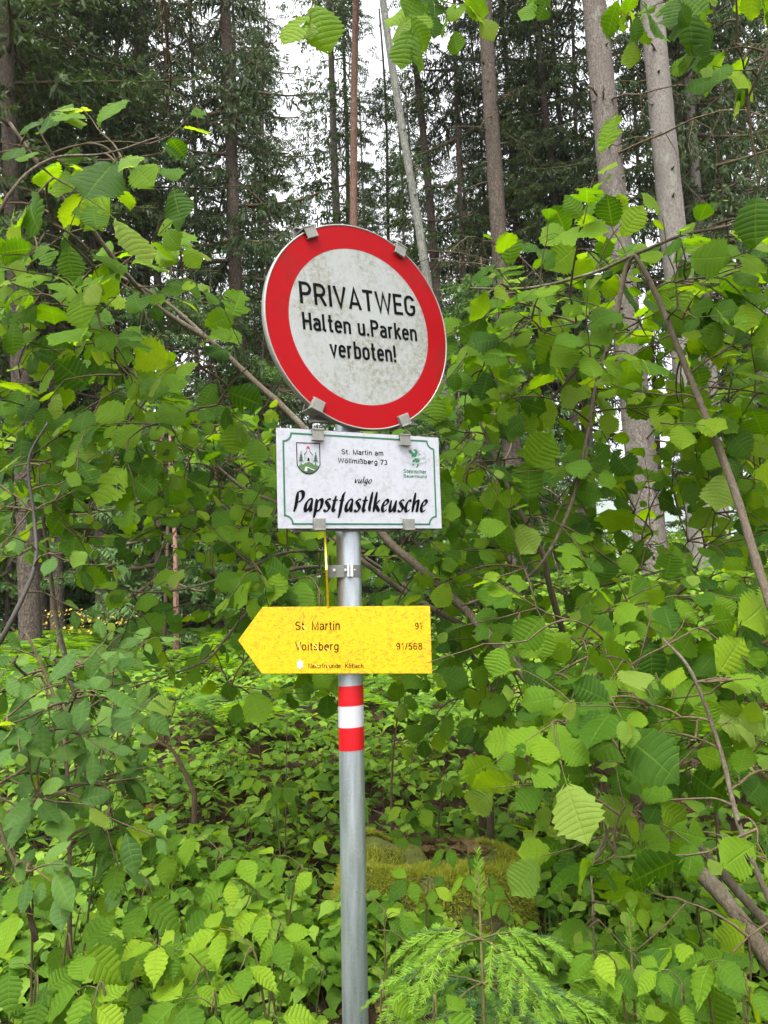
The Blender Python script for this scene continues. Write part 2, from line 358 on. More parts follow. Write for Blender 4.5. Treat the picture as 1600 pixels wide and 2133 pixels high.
# ------------------------------------------------------------------ terrain
def grid_sheet(xs, ys, zf):
    X, Y = np.meshgrid(xs, ys); V = np.stack([X, Y, zf(X, Y)], -1).reshape(-1, 3); nx, ny = len(xs), len(ys)
    i = (np.arange(ny-1)[:, None]*nx+np.arange(nx-1)).ravel()
    return V, np.stack([i, i+1, i+nx+1, i+nx], 1)
xs = np.concatenate([-np.geomspace(3500, 6, 26), np.linspace(-5.8, 5.8, 90), np.geomspace(6, 3500, 26)])
ys = np.concatenate([-np.geomspace(1200, 4, 14), np.linspace(-3.5, 11, 110), np.geomspace(11.4, 3300, 46)])
V, F = grid_sheet(xs, ys, ground_z)
tag(obj('ground', meshdata('ground', V, F, M_ground)), kind='structure')
# a far wooded valley side, seen in slivers between the trunks
hx = np.linspace(-1400, 1500, 60); hy = np.linspace(520, 1400, 24)
def hz(x, y):
    t_ = np.clip((y-520)/420, 0, 1)
    return -20 + (t_*t_*(3-2*t_))*(175 + 40*np.sin(x*.004+1.2) + 14*np.sin(x*.013)) + 5*vnoise(x*.03, y*.03)*t_
V, F = grid_sheet(hx, hy, hz); V = V*np.array([2.2, 2.2, 2.3])
tag(obj('hillside', meshdata('hillside', V, F, M_hillm)), kind='structure')

# ------------------------------------------------------------------ pole
PB = np.array([-.0888, 2.0, 0.10]); PT = np.array([-.0985, 2.0, 2.475]); PR = .0325
def pole_at(z): return PB + (PT-PB)*(z-PB[2])/(PT[2]-PB[2])
pole = thing('sign_pole', PB, 'round grey galvanised steel pole carrying all the signs, with red white red trail bands', 'pole')
def prel(z): return pole_at(z)-PB
b_ = MB(); b_.tube([prel(z) for z in np.linspace(PB[2], PT[2], 14)], PR, 40); b_.build('shaft', M_galv, pole, True)
b_ = MB(); k_ = MB()
rr = PR+.0015
prof = [(rr, -.02), (rr, .0), (rr*.96, .007), (rr*.75, .013), (rr*.4, .016), (.001, .017)]
b_.tube([prel(PT[2])+np.array([0, 0, h]) for _, h in prof], [r for r, _ in prof], 32, False); b_.build('end_cap', M_alu, pole, True)
def zpix(py, px=731):
    """height on the pole seen at photo row py"""
    lo, hi = 0., 3.
    for _ in range(40):
        m_ = (lo+hi)/2
        if proj(pole_at(m_)+np.array([0, -PR, 0]))[1] > py: lo = m_
        else: hi = m_
    return lo
TY = [1429.5, 1472, 1516, 1565]
for i, (mt, lab) in enumerate(((M_tape_r, 'upper red band'), (M_tape_w, 'white band'), (M_tape_r, 'lower red band'))):
    z1, z0 = zpix(TY[i]), zpix(TY[i+1])
    mb = MB(); th = np.arange(40)*2*PI/40; R_ = PR+.0006+.0002*(i % 2)
    P0 = prel(z0); P1 = prel(z1); sl = .045
    ov = .0015 if i < 2 else 0
    V = [(P0[0]+R_*math.cos(a), P0[1]+R_*math.sin(a), P0[2]-(0 if i == 2 else .001)+sl*R_*math.cos(a)) for a in th]+[(P1[0]+R_*math.cos(a), P1[1]+R_*math.sin(a), P1[2]+sl*R_*math.cos(a)) for a in th]
    mb.add(V, [(j, (j+1) % 40, 40+(j+1) % 40, 40+j) for j in range(40)])
    tag(mb.build('trail_band', mt, pole, True), label=lab)

# ------------------------------------------------------------------ signs
def frame(yaw, roll, tilt, c):
    x = np.array([math.cos(yaw), math.sin(yaw), 0]); n = np.array([math.sin(yaw), -math.cos(yaw), 0]); z = np.array([0, 0, 1.])
    y = z*math.cos(tilt)+n*math.sin(tilt); n = np.cross(x, y)
    X = x*math.cos(roll)+y*math.sin(roll); Y = -x*math.sin(roll)+y*math.cos(roll)
    m_ = Matrix.Identity(4)
    for i in range(3): m_[i][0] = X[i]; m_[i][1] = Y[i]; m_[i][2] = n[i]; m_[i][3] = c[i]
    return m_, X, Y, n, np.array(c, float)
class Plane:
    def __init__(s, yaw, roll, tilt, c): s.m, s.X, s.Y, s.n, s.c = frame(yaw, roll, tilt, c)
    def __call__(s, px, py):
        d = _f + _R*(px-800)/FPX + _U*(1066.5-py)/FPX
        tt = ((s.c-CAM)@s.n)/(d@s.n); P = CAM+d*tt-s.c
        return P@s.X, P@s.Y
def cat(P, n=6):
    """Catmull-Rom through the points (any number of columns)"""
    P = np.asarray(P, float)
    if len(P) < 3: return P
    Q = np.concatenate([[2*P[0]-P[1]], P, [2*P[-1]-P[-2]]]); o = []
    for i in range(1, len(Q)-2):
        for t_ in np.arange(n)/n:
            a, b, c, d = Q[i-1:i+3]
            o.append(.5*(2*b+(c-a)*t_+(2*a-5*b+4*c-d)*t_**2+(3*b-a-3*c+d)*t_**3))
    return np.array(o+[P[-1]])
def ribbon(mb, P, wd, z, nib=None):
    """flat stroke along P; even width, or a broad nib held at an angle"""
    P = np.asarray(P, float); n = len(P)
    if nib is None:
        sg = np.diff(P, axis=0); sg /= np.linalg.norm(sg, axis=1)[:, None]+1e-9
        nr = np.stack([-sg[:, 1], sg[:, 0]], 1); A = []
        for i in range(n):
            a = nr[max(i-1, 0)]; b = nr[min(i, n-2)]; m_ = a+b; m_ /= np.linalg.norm(m_)+1e-9
            A.append(m_/max(.45, m_@a))
        W = np.broadcast_to(np.asarray(wd, float), (n,))[:, None]; A = np.array(A)*W/2
    else:
        T = np.gradient(P, axis=0); T /= np.linalg.norm(T, axis=1)[:, None]+1e-9
        nr = np.stack([-T[:, 1], T[:, 0]], 1); nb = np.array([math.cos(nib), math.sin(nib)])
        W = np.broadcast_to(np.asarray(wd, float), (n,))[:, None]
        s = (nr@nb)[:, None]; A = nr*(np.sign(s)*np.maximum(np.abs(s), .38))*W/2
        for i in range(1, n):
            if A[i]@A[i-1] < 0: A[i:] *= -1
    V = [(*(P[i]+A[i]), z) for i in range(n)]+[(*(P[i]-A[i]), z) for i in range(n)]
    F = []
    for i in range(n-1):
        q = [i, i+1, n+i+1, n+i]; a = np.array([V[k][:2] for k in q])
        ar = sum(a[k][0]*a[(k+1) % 4][1]-a[(k+1) % 4][0]*a[k][1] for k in range(4))
        F.append(tuple(q if ar > 0 else q[::-1]))
    mb.add(V, F)
def arc(cx, cy, rx, ry, a0, a1, n=12):
    a = np.radians(np.linspace(a0, a1, n)); return [(cx+rx*math.cos(t_), cy+ry*math.sin(t_)) for t_ in a]
def L(*p): return [tuple(q) for q in p]
# wide upright capitals: (advance, strokes) for cap height 1, stroke centre lines
CAPS = {
 'P': (.60, [L((.06, 0), (.06, .94))+arc(.30, .70, .22, .24, 90, -90, 10)+L((.06, .46))]),
 'R': (.62, [L((.06, 0), (.06, .94))+arc(.30, .70, .22, .24, 90, -90, 10)+L((.06, .46)), L((.30, .46), (.55, 0))]),
 'I': (.14, [L((.07, 0), (.07, 1))]),
 'V': (.66, [L((.05, 1), (.33, .04), (.61, 1))]),
 'A': (.66, [L((.05, 0), (.33, .96), (.61, 0)), L((.15, .27), (.51, .27))]),
 'T': (.56, [L((0, .94), (.56, .94)), L((.28, .90), (.28, 0))]),
 'W': (.92, [L((.05, 1), (.25, .05), (.46, .92), (.67, .05), (.87, 1))]),
 'E': (.50, [L((.50, .94), (.06, .94), (.06, .06), (.50, .06)), L((.08, .51), (.45, .51))]),
 'G': (.62, [arc(.31, .68, .24, .26, 20, 180, 12)+arc(.31, .30, .24, .24, 180, 360, 14)+L((.55, .46), (.34, .46))]),
}
# narrow mittelschrift for the two lower lines
def bowl(cx, top=.72, bot=.0, r=.17):
    return arc(cx, top-.06-r*1.1, r, r*1.1, 90, 180, 7)+arc(cx, bot+.06+r*1.1, r, r*1.1, 180, 270, 7)
MID = {
 'H': (.52, [L((.07, 0), (.07, 1)), L((.45, 0), (.45, 1)), L((.08, .5), (.44, .5))]),
 'P': (.50, [L((.07, 0), (.07, .93), (.28, .93))+arc(.28, .72, .17, .21, 80, -90, 9)+L((.07, .51))]),
 'a': (.45, [arc(.20, .49, .17, .17, 150, 0, 9)+L((.37, 0)), arc(.37, .22, .01, .18, 90, 90, 1)+L((.36, .40), (.22, .40))+arc(.22, .23, .165, .17, 90, 270, 10)+L((.28, .06), (.36, .14))]),
 'l': (.24, [L((.07, 1), (.07, .14))+arc(.15, .14, .08, .08, 180, 270, 5)+L((.21, .06))]),
 't': (.30, [L((.13, 1), (.13, .16))+arc(.22, .15, .09, .09, 180, 270, 5)+L((.29, .06)), L((0, .66), (.28, .66))]),
 'e': (.44, [L((.06, .38), (.38, .38))+arc(.22, .46, .16, .20, 0, 180, 12)+arc(.22, .25, .16, .19, 180, 330, 12)]),
 'n': (.44, [L((.06, 0), (.06, .72)), L((.07, .56))+arc(.22, .50, .16, .165, 140, 0, 9)+L((.38, 0))]),
 'u': (.44, [L((.06, .72), (.06, .24))+arc(.21, .22, .15, .165, 180, 320, 9)+L((.36, .16)), L((.38, .72), (.38, 0))]),
 '.': (.18, [L((.08, 0), (.08, .16))]),
 'r': (.32, [L((.06, 0), (.06, .72)), L((.07, .50))+arc(.23, .47, .16, .19, 150, 75, 6)]),
 'k': (.42, [L((.06, 0), (.06, 1)), L((.36, .72), (.09, .32)), L((.17, .42), (.38, 0))]),
 'v': (.42, [L((.03, .72), (.21, .04), (.39, .72))]),
 'b': (.45, [L((.06, 0), (.06, 1)), L((.07, .56))+arc(.22, .50, .165, .165, 140, 0, 9)+arc(.22, .22, .165, .165, 0, -140, 9)+L((.07, .14))]),
 'o': (.45, [arc(.22, .50, .165, .165, 0, 180, 12)+arc(.22, .22, .165, .165, 180, 360, 12)+L((.385, .50))]),
 '!': (.18, [L((.09, 1), (.09, .28)), L((.09, 0), (.09, .15))]),
 ' ': (.26, []),
}
# brush italic: strokes in units of cap height (drawn upright, slanted later)
SCR = {
 'P': (.44, [[(.12, .92), (.11, .6), (.10, .25), (.05, -.02)], [(.06, .80), (.18, .94), (.33, .90), (.36, .68), (.26, .48), (.12, .42)]]),
 'a': (.39, [[(.33, .55), (.22, .60), (.09, .42), (.05, .16), (.12, .02), (.23, .20), (.33, .58)], [(.32, .56), (.29, .25), (.31, .05), (.36, .06)]]),
 'p': (.40, [[(.08, .60), (.09, .30), (.08, -.05), (.05, -.30)], [(.09, .30), (.18, .52), (.29, .58), (.34, .44), (.31, .18), (.21, .03), (.12, .06)]]),
 's': (.31, [[(.29, .58), (.19, .60), (.10, .49), (.17, .35), (.25, .20), (.19, .04), (.09, .02), (.03, .10)]]),
 't': (.28, [[(.16, .76), (.12, .45), (.09, .15), (.14, .03), (.22, .10)], [(.01, .53), (.13, .55), (.27, .56)]]),
 'f': (.28, [[(.24, .96), (.17, .78), (.13, .4), (.11, 0), (.07, -.30)], [(.01, .52), (.13, .55), (.25, .56)]]),
 'l': (.19, [[(.13, .98), (.10, .6), (.07, .25), (.09, .02)]]),
 'k': (.37, [[(.12, .98), (.09, .6), (.07, .25), (.05, -.01)], [(.31, .60), (.20, .46), (.10, .30)], [(.14, .34), (.23, .16), (.33, .01)]]),
 'e': (.34, [[(.08, .26), (.22, .36), (.30, .50), (.22, .60), (.10, .44), (.06, .18), (.14, .02), (.29, .12)]]),
 'u': (.40, [[(.09, .58), (.06, .30), (.07, .06), (.16, .05), (.26, .28), (.33, .58)], [(.33, .58), (.30, .28), (.31, .04), (.37, .07)]]),
 'c': (.32, [[(.28, .50), (.22, .60), (.11, .46), (.05, .20), (.12, .02), (.27, .12)]]),
 'h': (.39, [[(.12, .98), (.09, .6), (.07, .25), (.05, -.01)], [(.09, .28), (.19, .52), (.29, .57), (.30, .35), (.28, .06), (.34, .05)]]),
 'v': (.36, [[(.06, .58), (.09, .30), (.12, .02), (.24, .25), (.31, .58)]]),
 'g': (.38, [[(.32, .55), (.22, .60), (.09, .44), (.06, .18), (.14, .04), (.24, .20), (.32, .58)], [(.32, .56), (.29, .2), (.25, -.12), (.13, -.26), (.02, -.20)]]),
 'o': (.38, [[(.22, .60), (.09, .46), (.05, .18), (.15, .02), (.28, .16), (.32, .44), (.22, .60)]]),
}
def stroke_text(s, font, x0, x1, y0, h, wd, gap, slant=0, nib=None, sx=1.0, z=.0012):
    """lay the string out between x0 and x1 on baseline y0"""
    tot = sum(font[c][0] for c in s)+gap*(len(s)-1); kx = (x1-x0)/tot; cx = 0; mb = MB(); k = 0
    for c in s:
        adv, st = font[c]
        for P in st:
            P = cat(P, 7) if nib is not None else P
            Q = [(x0+(cx+p[0])*kx+slant*p[1]*h, y0+p[1]*h) for p in P]
            wds = wd*h
            if nib is not None:
                n = len(Q); tt = np.linspace(0, 1, n); wds = wd*h*np.minimum(1, .55+1.9*np.minimum(tt, 1-tt))
            ribbon(mb, Q, wds, z+(k % 5)*.00012, nib); k += 1
        cx += adv+gap
    return mb
# grotesque for the small print, drawn as centre-line strokes (cap height 1, x-height .73)
def _o(cx, cy, rx, ry, n=16): return arc(cx, cy, rx, ry, 90, 450, n)
SANS = {
 'S': (.62, [arc(.30, .72, .22, .22, 25, 180, 10)+arc(.30, .66, .22, .15, 180, 255, 5)+arc(.32, .35, .23, .16, 75, 0, 5)+arc(.31, .28, .24, .22, 0, -160, 11)]),
 'M': (.80, [L((.08, 0), (.08, .98), (.40, .05), (.72, .98), (.72, 0))]),
 'W': (.92, [L((.03, 1), (.24, .05), (.46, .95), (.68, .05), (.89, 1))]),
 'V': (.64, [L((.03, 1), (.32, .04), (.61, 1))]),
 'N': (.70, [L((.08, 0), (.08, .97), (.62, .03), (.62, 1))]),
 'K': (.64, [L((.08, 0), (.08, 1)), L((.58, 1), (.12, .42)), L((.25, .56), (.62, 0))]),
 'B': (.66, [L((.08, .06), (.08, .94), (.34, .94))+arc(.34, .735, .20, .205, 80, -90, 9)+L((.10, .53)), L((.30, .53))+arc(.36, .295, .22, .235, 90, -90, 9)+L((.08, .06))]),
 't': (.32, [L((.15, .93), (.15, .15))+arc(.23, .14, .08, .08, 180, 270, 4)+L((.30, .06)), L((.02, .67), (.29, .67))]),
 'f': (.30, [L((.13, 0), (.13, .85))+arc(.22, .86, .09, .09, 180, 90, 4)+L((.28, .95)), L((.02, .67), (.27, .67))]),
 'a': (.54, [arc(.26, .50, .19, .18, 165, 0, 8)+L((.45, .10))+arc(.52, .10, .06, .04, 180, 270, 3), L((.44, .43), (.24, .38))+arc(.23, .21, .16, .16, 100, 270, 8)+L((.34, .08), (.44, .22))]),
 'r': (.34, [L((.08, 0), (.08, .73)), L((.09, .50), (.15, .63), (.25, .69), (.33, .68))]),
 'i': (.20, [L((.10, 0), (.10, .73)), L((.10, .88), (.10, 1))]),
 'l': (.20, [L((.10, 0), (.10, 1))]),
 'n': (.54, [L((.08, 0), (.08, .73)), L((.09, .54))+arc(.27, .49, .18, .19, 140, 0, 8)+L((.45, 0))]),
 'm': (.82, [L((.08, 0), (.08, .73)), L((.09, .56))+arc(.25, .51, .16, .18, 140, 0, 8)+L((.41, 0)), L((.42, .56))+arc(.57, .51, .16, .18, 140, 0, 8)+L((.73, 0))]),
 'h': (.54, [L((.08, 0), (.08, 1)), L((.09, .54))+arc(.27, .49, .18, .19, 140, 0, 8)+L((.45, 0))]),
 'u': (.54, [L((.08, .73), (.08, .24))+arc(.26, .23, .18, .18, 180, 320, 8)+L((.45, .20)), L((.46, .73), (.46, 0))]),
 'o': (.56, [_o(.28, .36, .21, .31)]),
 'ö': (.56, [_o(.28, .36, .21, .31), L((.18, .86), (.18, .98)), L((.38, .86), (.38, .98))]),
 'e': (.55, [L((.08, .39), (.47, .39))+arc(.275, .42, .20, .25, 0, 180, 10)+arc(.275, .29, .20, .23, 180, 335, 9)]),
 'c': (.50, [arc(.27, .45, .20, .22, 30, 180, 9)+arc(.27, .28, .20, .22, 180, 330, 9)]),
 's': (.48, [arc(.24, .53, .16, .14, 20, 200, 9)+L((.38, .31))+arc(.23, .20, .17, .14, 30, -165, 10)]),
 'b': (.56, [L((.08, 0), (.08, 1)), arc(.28, .36, .20, .31, 200, 560, 16)]),
 'd': (.56, [L((.48, 0), (.48, 1)), arc(.28, .36, .20, .31, 20, 380, 16)]),
 'g': (.56, [L((.48, .73), (.48, 0))+arc(.28, -.02, .20, .20, 0, -160, 8), arc(.28, .37, .20, .30, 20, 380, 16)]),
 'ß': (.58, [L((.08, 0), (.08, .72))+arc(.27, .74, .19, .20, 170, -30, 10)+L((.32, .54))+arc(.32, .28, .19, .23, 80, -110, 10)]),
 '.': (.26, [L((.13, 0), (.13, .13))]),
 '7': (.54, [L((.04, .94), (.50, .94), (.34, .55), (.20, 0))]),
 '3': (.56, [arc(.27, .74, .19, .20, 155, -80, 10), arc(.27, .28, .21, .23, 80, -160, 12)]),
 '9': (.56, [_o(.28, .68, .20, .26)+L((.48, .60))+arc(.28, .32, .20, .26, 0, -150, 9)]),
 '6': (.56, [arc(.28, .68, .20, .26, 30, 180, 9)+L((.08, .40)), _o(.28, .32, .20, .26)]),
 '1': (.46, [L((.08, .74), (.26, .86), (.28, .98), (.28, 0))]),
 '/': (.30, [L((.02, -.02), (.28, 1.0))]),
 '5': (.56, [L((.46, .94), (.14, .94), (.10, .52))+arc(.27, .32, .21, .26, 125, -150, 12)]),
 '8': (.56, [_o(.28, .74, .18, .20), _o(.28, .28, .21, .23)]),
 ' ': (.30, []),
}
# --- round sign
RS = Plane(.5561, .0895, -.0015, (-.0514, 1.95, 2.2616)); RR = .2837
rs = thing('round_sign', (0, 0, 0), 'round white sign with a red ring reading PRIVATWEG Halten u. Parken verboten', 'traffic sign'); rs.matrix_world = RS.m
n = 96; th = np.arange(n)*2*PI/n
mb = MB(); prof = [(0.001, -.003), (RR-.006, -.003), (RR-.004, -.016), (RR, -.016), (RR, .001), (RR-.0015, .0024), (RR-.0035, .0024), (RR-.0048, .0)]
V = []; F = []
for r, z in prof: V += [(r*math.cos(a), r*math.sin(a), z) for a in th]
for i in range(len(prof)-1): F += [(i*n+j, i*n+(j+1) % n, (i+1)*n+(j+1) % n, (i+1)*n+j) for j in range(n)]
mb.add(V, F); mb.build('rim', simple('sign_rim_grey', (.24, .24, .215), .5, .2), rs, True)
mb = MB(); mb.sheet([(RR*.765*math.cos(a), RR*.765*math.sin(a)) for a in th], .0004); mb.build('plate', M_rwhite, rs)
mb = MB(); r0_, r1_ = RR*.762, RR-.0045
mb.add([(r0_*math.cos(a), r0_*math.sin(a), .0008) for a in th]+[(r1_*math.cos(a), r1_*math.sin(a), .0008) for a in th], [(j, n+j, n+(j+1) % n, (j+1) % n) for j in range(n)])
mb.build('red_ring', M_rred, rs)
def line_on(pl, p0, p1, ptop):
    """baseline start, end and cap height from three photo points"""
    a = pl(*p0); b = pl(*p1); c = pl(*ptop); return a[0], b[0], (a[1]+b[1])/2, c[1]-a[1], math.atan2(b[1]-a[1], b[0]-a[0])
def rot_mw(ang, x, y): return Matrix.Translation((x, y, 0))@Matrix.Rotation(ang, 4, 'Z')@Matrix.Translation((-x, -y, 0))
for s, ft, p0, p1, pt, wd, gap in (('PRIVATWEG', CAPS, (626, 631.5), (866, 659.5), (623, 586), .145, .12), ('Halten u.Parken', MID, (631.3, 686), (868.5, 711), (628.5, 649.5), .155, .10), ('verboten!', MID, (689, 743), (826, 755), (686.2, 706.5), .155, .12)):
    x0, x1, y0, h, a = line_on(RS, p0, p1, pt)
    stroke_text(s, ft, x0, x1, y0, h, wd, gap).build('lettering', M_black, rs, mw=rot_mw(a, (x0+x1)/2, y0))
def clamp_at(par, x, y, ang, size=(.017, .016), zf=.010):
    """a folded metal hook over the sign edge; ang points from the plate centre outwards"""
    mb = MB(); w_, h_ = size; t_ = .0022
    mb.box((0, 0, zf), (w_, h_, t_)); mb.box((0, h_-t_, (zf-.045)/2+zf/2), (w_, t_, (.045+zf)/2-.001)); mb.box((0, -h_+.001, (zf+.003)/2), (w_*1.12, t_*.7, (zf-.003)/2-.0005))
    mb.box((w_-.001, .1*h_, zf/2-.004), (.0012, h_*.8, .010)); mb.box((0, h_*.2, -.042), (w_, h_*.8, t_))
    o = mb.build('edge_clamp', M_alu, par, mw=Matrix.Translation((x, y, 0))@Matrix.Rotation(ang-PI/2, 4, 'Z')); bevel(o, .0012, 2); return o
for px, py, ao in ((640, 478, 0), (836, 513, 0), (655, 853, 0), (838, 873, 0)):
    x, y = RS(px, py); a = math.atan2(y, x); rr_ = RR-.008
    ang = (PI/2 if y > 0 else -PI/2)+(.28 if x*y > 0 else -.28)*-1
    clamp_at(rs, rr_*math.cos(a), rr_*math.sin(a), a*.45+ang*.55 if abs(a-ang) < 2 else ang)
def rail(par, y, half, off):
    mb = MB(); mb.box((0, y, -.036), (half, .017, .0025)); mb.box((0, y+.0155, -.029), (half, .0018, .0095)); mb.box((0, y-.0155, -.029), (half, .0018, .0095))
    mb.build('mounting_rail', M_alu, par)
for sgn in (1, -1):
    rail(rs, sgn*RR*.86, .165, 0)
for sgn in (1, -1):
    y = sgn*RR*.86; mb = MB(); mb.tube([np.array([-.05, y, -.05]), np.array([.05, y, -.05])], .004, 6); mb.build('rail_bolt', M_bolt, rs, True)

# --- name plate
NP = Plane(.46783, .03533, .0374, (-.05368, 1.95, 1.84081)); NW, NH = .4710, .2524
ns = thing('name_plate', (0, 0, 0), 'white rectangular plate with a green border reading Papstfastlkeusche below the round sign', 'sign'); ns.matrix_world = NP.m
mb = MB(); mb.box((0, 0, -.0012), (NW/2, NH/2, .0015)); o = mb.build('plate', M_pwhite, ns); bevel(o, .0006, 1)
# border with notched corners
ins = .0155; nr_ = .021; bw = .0045; P = []
X1, Y1 = NW/2-ins-.002, NH/2-ins*.75
for cx, cy, a0 in ((X1, Y1, 270), (-X1, Y1, 360), (-X1, -Y1, 90), (X1, -Y1, 180)):
    P += [(cx+nr_*math.cos(math.radians(a0-t_)), cy+nr_*math.sin(math.radians(a0-t_))) for t_ in np.linspace(0, 90, 8)]
P.append(P[0]); mb = MB(); ribbon(mb, P, bw, .0009); mb.build('border', M_bgreen, ns)
Z = lambda x, y: NP(560+x/4.2105, 870+y/4.2105)   # reading positions from an enlarged view of the plate
def ptext(s, name, x0, xe, yb, ye, h, mat, bold):
    a = Z(x0, yb); b = Z(xe, ye); c = Z(x0, yb-h)
    stroke_text(s, SANS, a[0], b[0], a[1], c[1]-a[1], bold, .07, z=.0006).build(name, mat, ns, mw=rot_mw(math.atan2(b[1]-a[1], b[0]-a[0]), a[0], a[1]))
ptext('St. Martin am', 'lettering', 637, 1005, 320, 334, 44, M_black, .165)
ptext('Wöllmißberg 73', 'lettering', 607, 1040, 396, 415, 44, M_black, .165)
ptext('Steirischer', 'lettering', 1181, 1381, 484, 491, 32, M_dgreen, .20)
ptext('Bauernbund', 'lettering', 1182, 1384, 524, 531, 27, M_dgreen, .20)
a = Z(208, 822); b = Z(1412, 828); h = Z(208, 635)[1]-a[1]
stroke_text('Papstfastlkeusche', SCR, a[0], b[0]-.012, a[1], h, .205, .035, .17, math.radians(28)).build('lettering', M_black, ns, mw=rot_mw(math.atan2(b[1]-a[1], b[0]-a[0]), a[0], a[1]))
a = Z(748, 574); b = Z(917, 580); h = Z(748, 508)[1]-a[1]
stroke_text('vulgo', SCR, a[0], b[0]-.006, a[1], h, .18, .04, .20, math.radians(28)).build('lettering', M_black, ns, mw=rot_mw(math.atan2(b[1]-a[1], b[0]-a[0]), a[0], a[1]))
# coat of arms (read off a x16 enlargement)
A = lambda x, y: NP(600+x/16, 900+y/16)
def poly(P, z, mat, name, par, f=A):
    mb = MB(); mb.sheet(ccw([f(*p) for p in P]), z); return mb.build(name, mat, par)
sh = [(275, 352), (1045, 385), (1062, 1080), (1015, 1200), (930, 1300), (820, 1370), (700, 1400), (580, 1380), (470, 1320), (370, 1215), (312, 1110), (295, 1020)]
mb = MB(); q = [A(*p) for p in sh]; ribbon(mb, q+[q[0]], .0021, .0014); arms = mb.build('coat_of_arms', M_black, ns)
def hill(P, z, mat): return poly(P, z, mat, 'hill', arms)
hill([(340, 1175), (375, 1100), (430, 1065), (500, 1085), (560, 1030), (700, 1000), (810, 1040), (850, 1090), (930, 1080), (1010, 1140), (1025, 1175), (930, 1290), (820, 1358), (700, 1385), (580, 1365), (470, 1305), (380, 1215)], .0010, M_hill1)
hill([(640, 1160), (790, 1250), (900, 1290), (820, 1352), (700, 1380), (580, 1360), (480, 1300), (560, 1290)], .0012, M_hill2)
poly([(580, 1150), (640, 1165), (630, 1310), (540, 1290)], .0014, M_pale, 'axe_head', arms)
mb = MB(); ribbon(mb, [A(600, 1160), A(700, 1195), (A(800, 1245)), A(875, 1270)], .0020, .0015); mb.build('axe_handle', M_pale, arms)
poly([(595, 545), (660, 440), (735, 545)], .0011, M_roofr, 'church_roof', arms)
mb = MB()
for seg, wd in (([(618, 545), (618, 640)], .0006), ([(715, 545), (715, 640)], .0006), ([(620, 645), (530, 765)], .0016), ([(715, 640), (825, 780)], .0016), ([(555, 760), (555, 990)], .0006), ([(795, 770), (795, 1000)], .0006)):
    ribbon(mb, [A(*p) for p in seg], wd, .0012)
mb.sheet(ccw([A(*p) for p in [(645, 970), (648, 880), (680, 850), (710, 880), (715, 975)]]), .0012); mb.build('church_outline', M_black, arms)
for cx in (430, 915):
    y0 = 610 if cx < 600 else 630; P = [(cx, y0)]
    st = [(18, 100), (8, 110), (48, 190), (20, 185), (70, 270), (28, 262), (85, 345), (40, 320), (105, 400), (14, 350), (14, 460)]
    P += [(cx+a_, y0+b_) for a_, b_ in st]+[(cx-a_, y0+b_) for a_, b_ in st[::-1]]
    poly(P, .0012, M_tree, 'emblem_tree', arms)
# upright heraldic beast wrapped in two grey rings (read off a x12.3 enlargement)
B = lambda x, y: NP(800+x/12.31, 900+y/12.31)
beast = poly([(735, 460), (800, 438), (845, 460), (858, 520), (840, 585), (805, 640), (690, 628), (712, 575), (660, 520), (640, 470), (680, 450), (720, 490), (745, 540), (790, 520), (800, 490)], .0012, M_dgreen, 'beast_emblem', ns, B)
for P in ([(612, 480), (650, 470), (660, 520), (700, 560), (690, 575), (640, 520)], [(765, 672), (850, 668), (900, 715), (905, 770), (820, 790), (790, 745), (770, 775), (715, 765), (735, 715), (790, 700)], [(700, 830), (735, 835), (770, 808), (760, 850), (740, 862)], [(850, 810), (890, 812), (870, 880), (840, 912), (805, 890), (840, 875)], [(640, 650), (665, 650), (655, 675)]):
    poly(P, .0013, M_dgreen, 'beast_limb', beast, B)
mb = MB(); ribbon(mb, cat([B(*p) for p in [(925, 490), (880, 490), (868, 530), (900, 560), (930, 580), (885, 590), (860, 620)]], 4), .0011, .0013); ribbon(mb, [B(880, 745), B(935, 690)], .001, .0013); mb.build('beast_tail', M_dgreen, beast)
for P in ([(555, 605), (650, 645), (780, 665), (900, 660), (1010, 635), (1060, 595), (1030, 550), (950, 520)], [(510, 740), (620, 775), (760, 800), (900, 795), (1020, 765), (1065, 720), (1040, 670), (980, 655)]):
    mb = MB(); q = cat([B(*p) for p in P], 5); ribbon(mb, q, .0006+.0020*np.sin(np.linspace(0, PI, len(q))), .0017); mb.build('ring', M_gray, beast)
mb = MB()
for px, py, ao in ((419/4.2105+560, 122/4.2105+870, 1), (1180/4.2105+560, 185/4.2105+870, 1), (435/4.2105+560, 965/4.2105+870, -1), (1220/4.2105+560, 965/4.2105+870, -1)):
    x, y = NP(px, py); clamp_at(ns, x, NH/2-.013 if ao > 0 else -NH/2+.010, ao*PI/2, (.0155, .0155))
for sgn in (1, -1): rail(ns, sgn*(NH/2-.012), .19, 0)
for sgn in (1, -1): MB().tube([(.0+.05*math.cos(a)-.02, sgn*(NH/2-.02), -.075+.042*math.sin(a)) for a in np.linspace(0, PI, 9)], .006, 6).build('pole_strap', M_steel, ns, True)

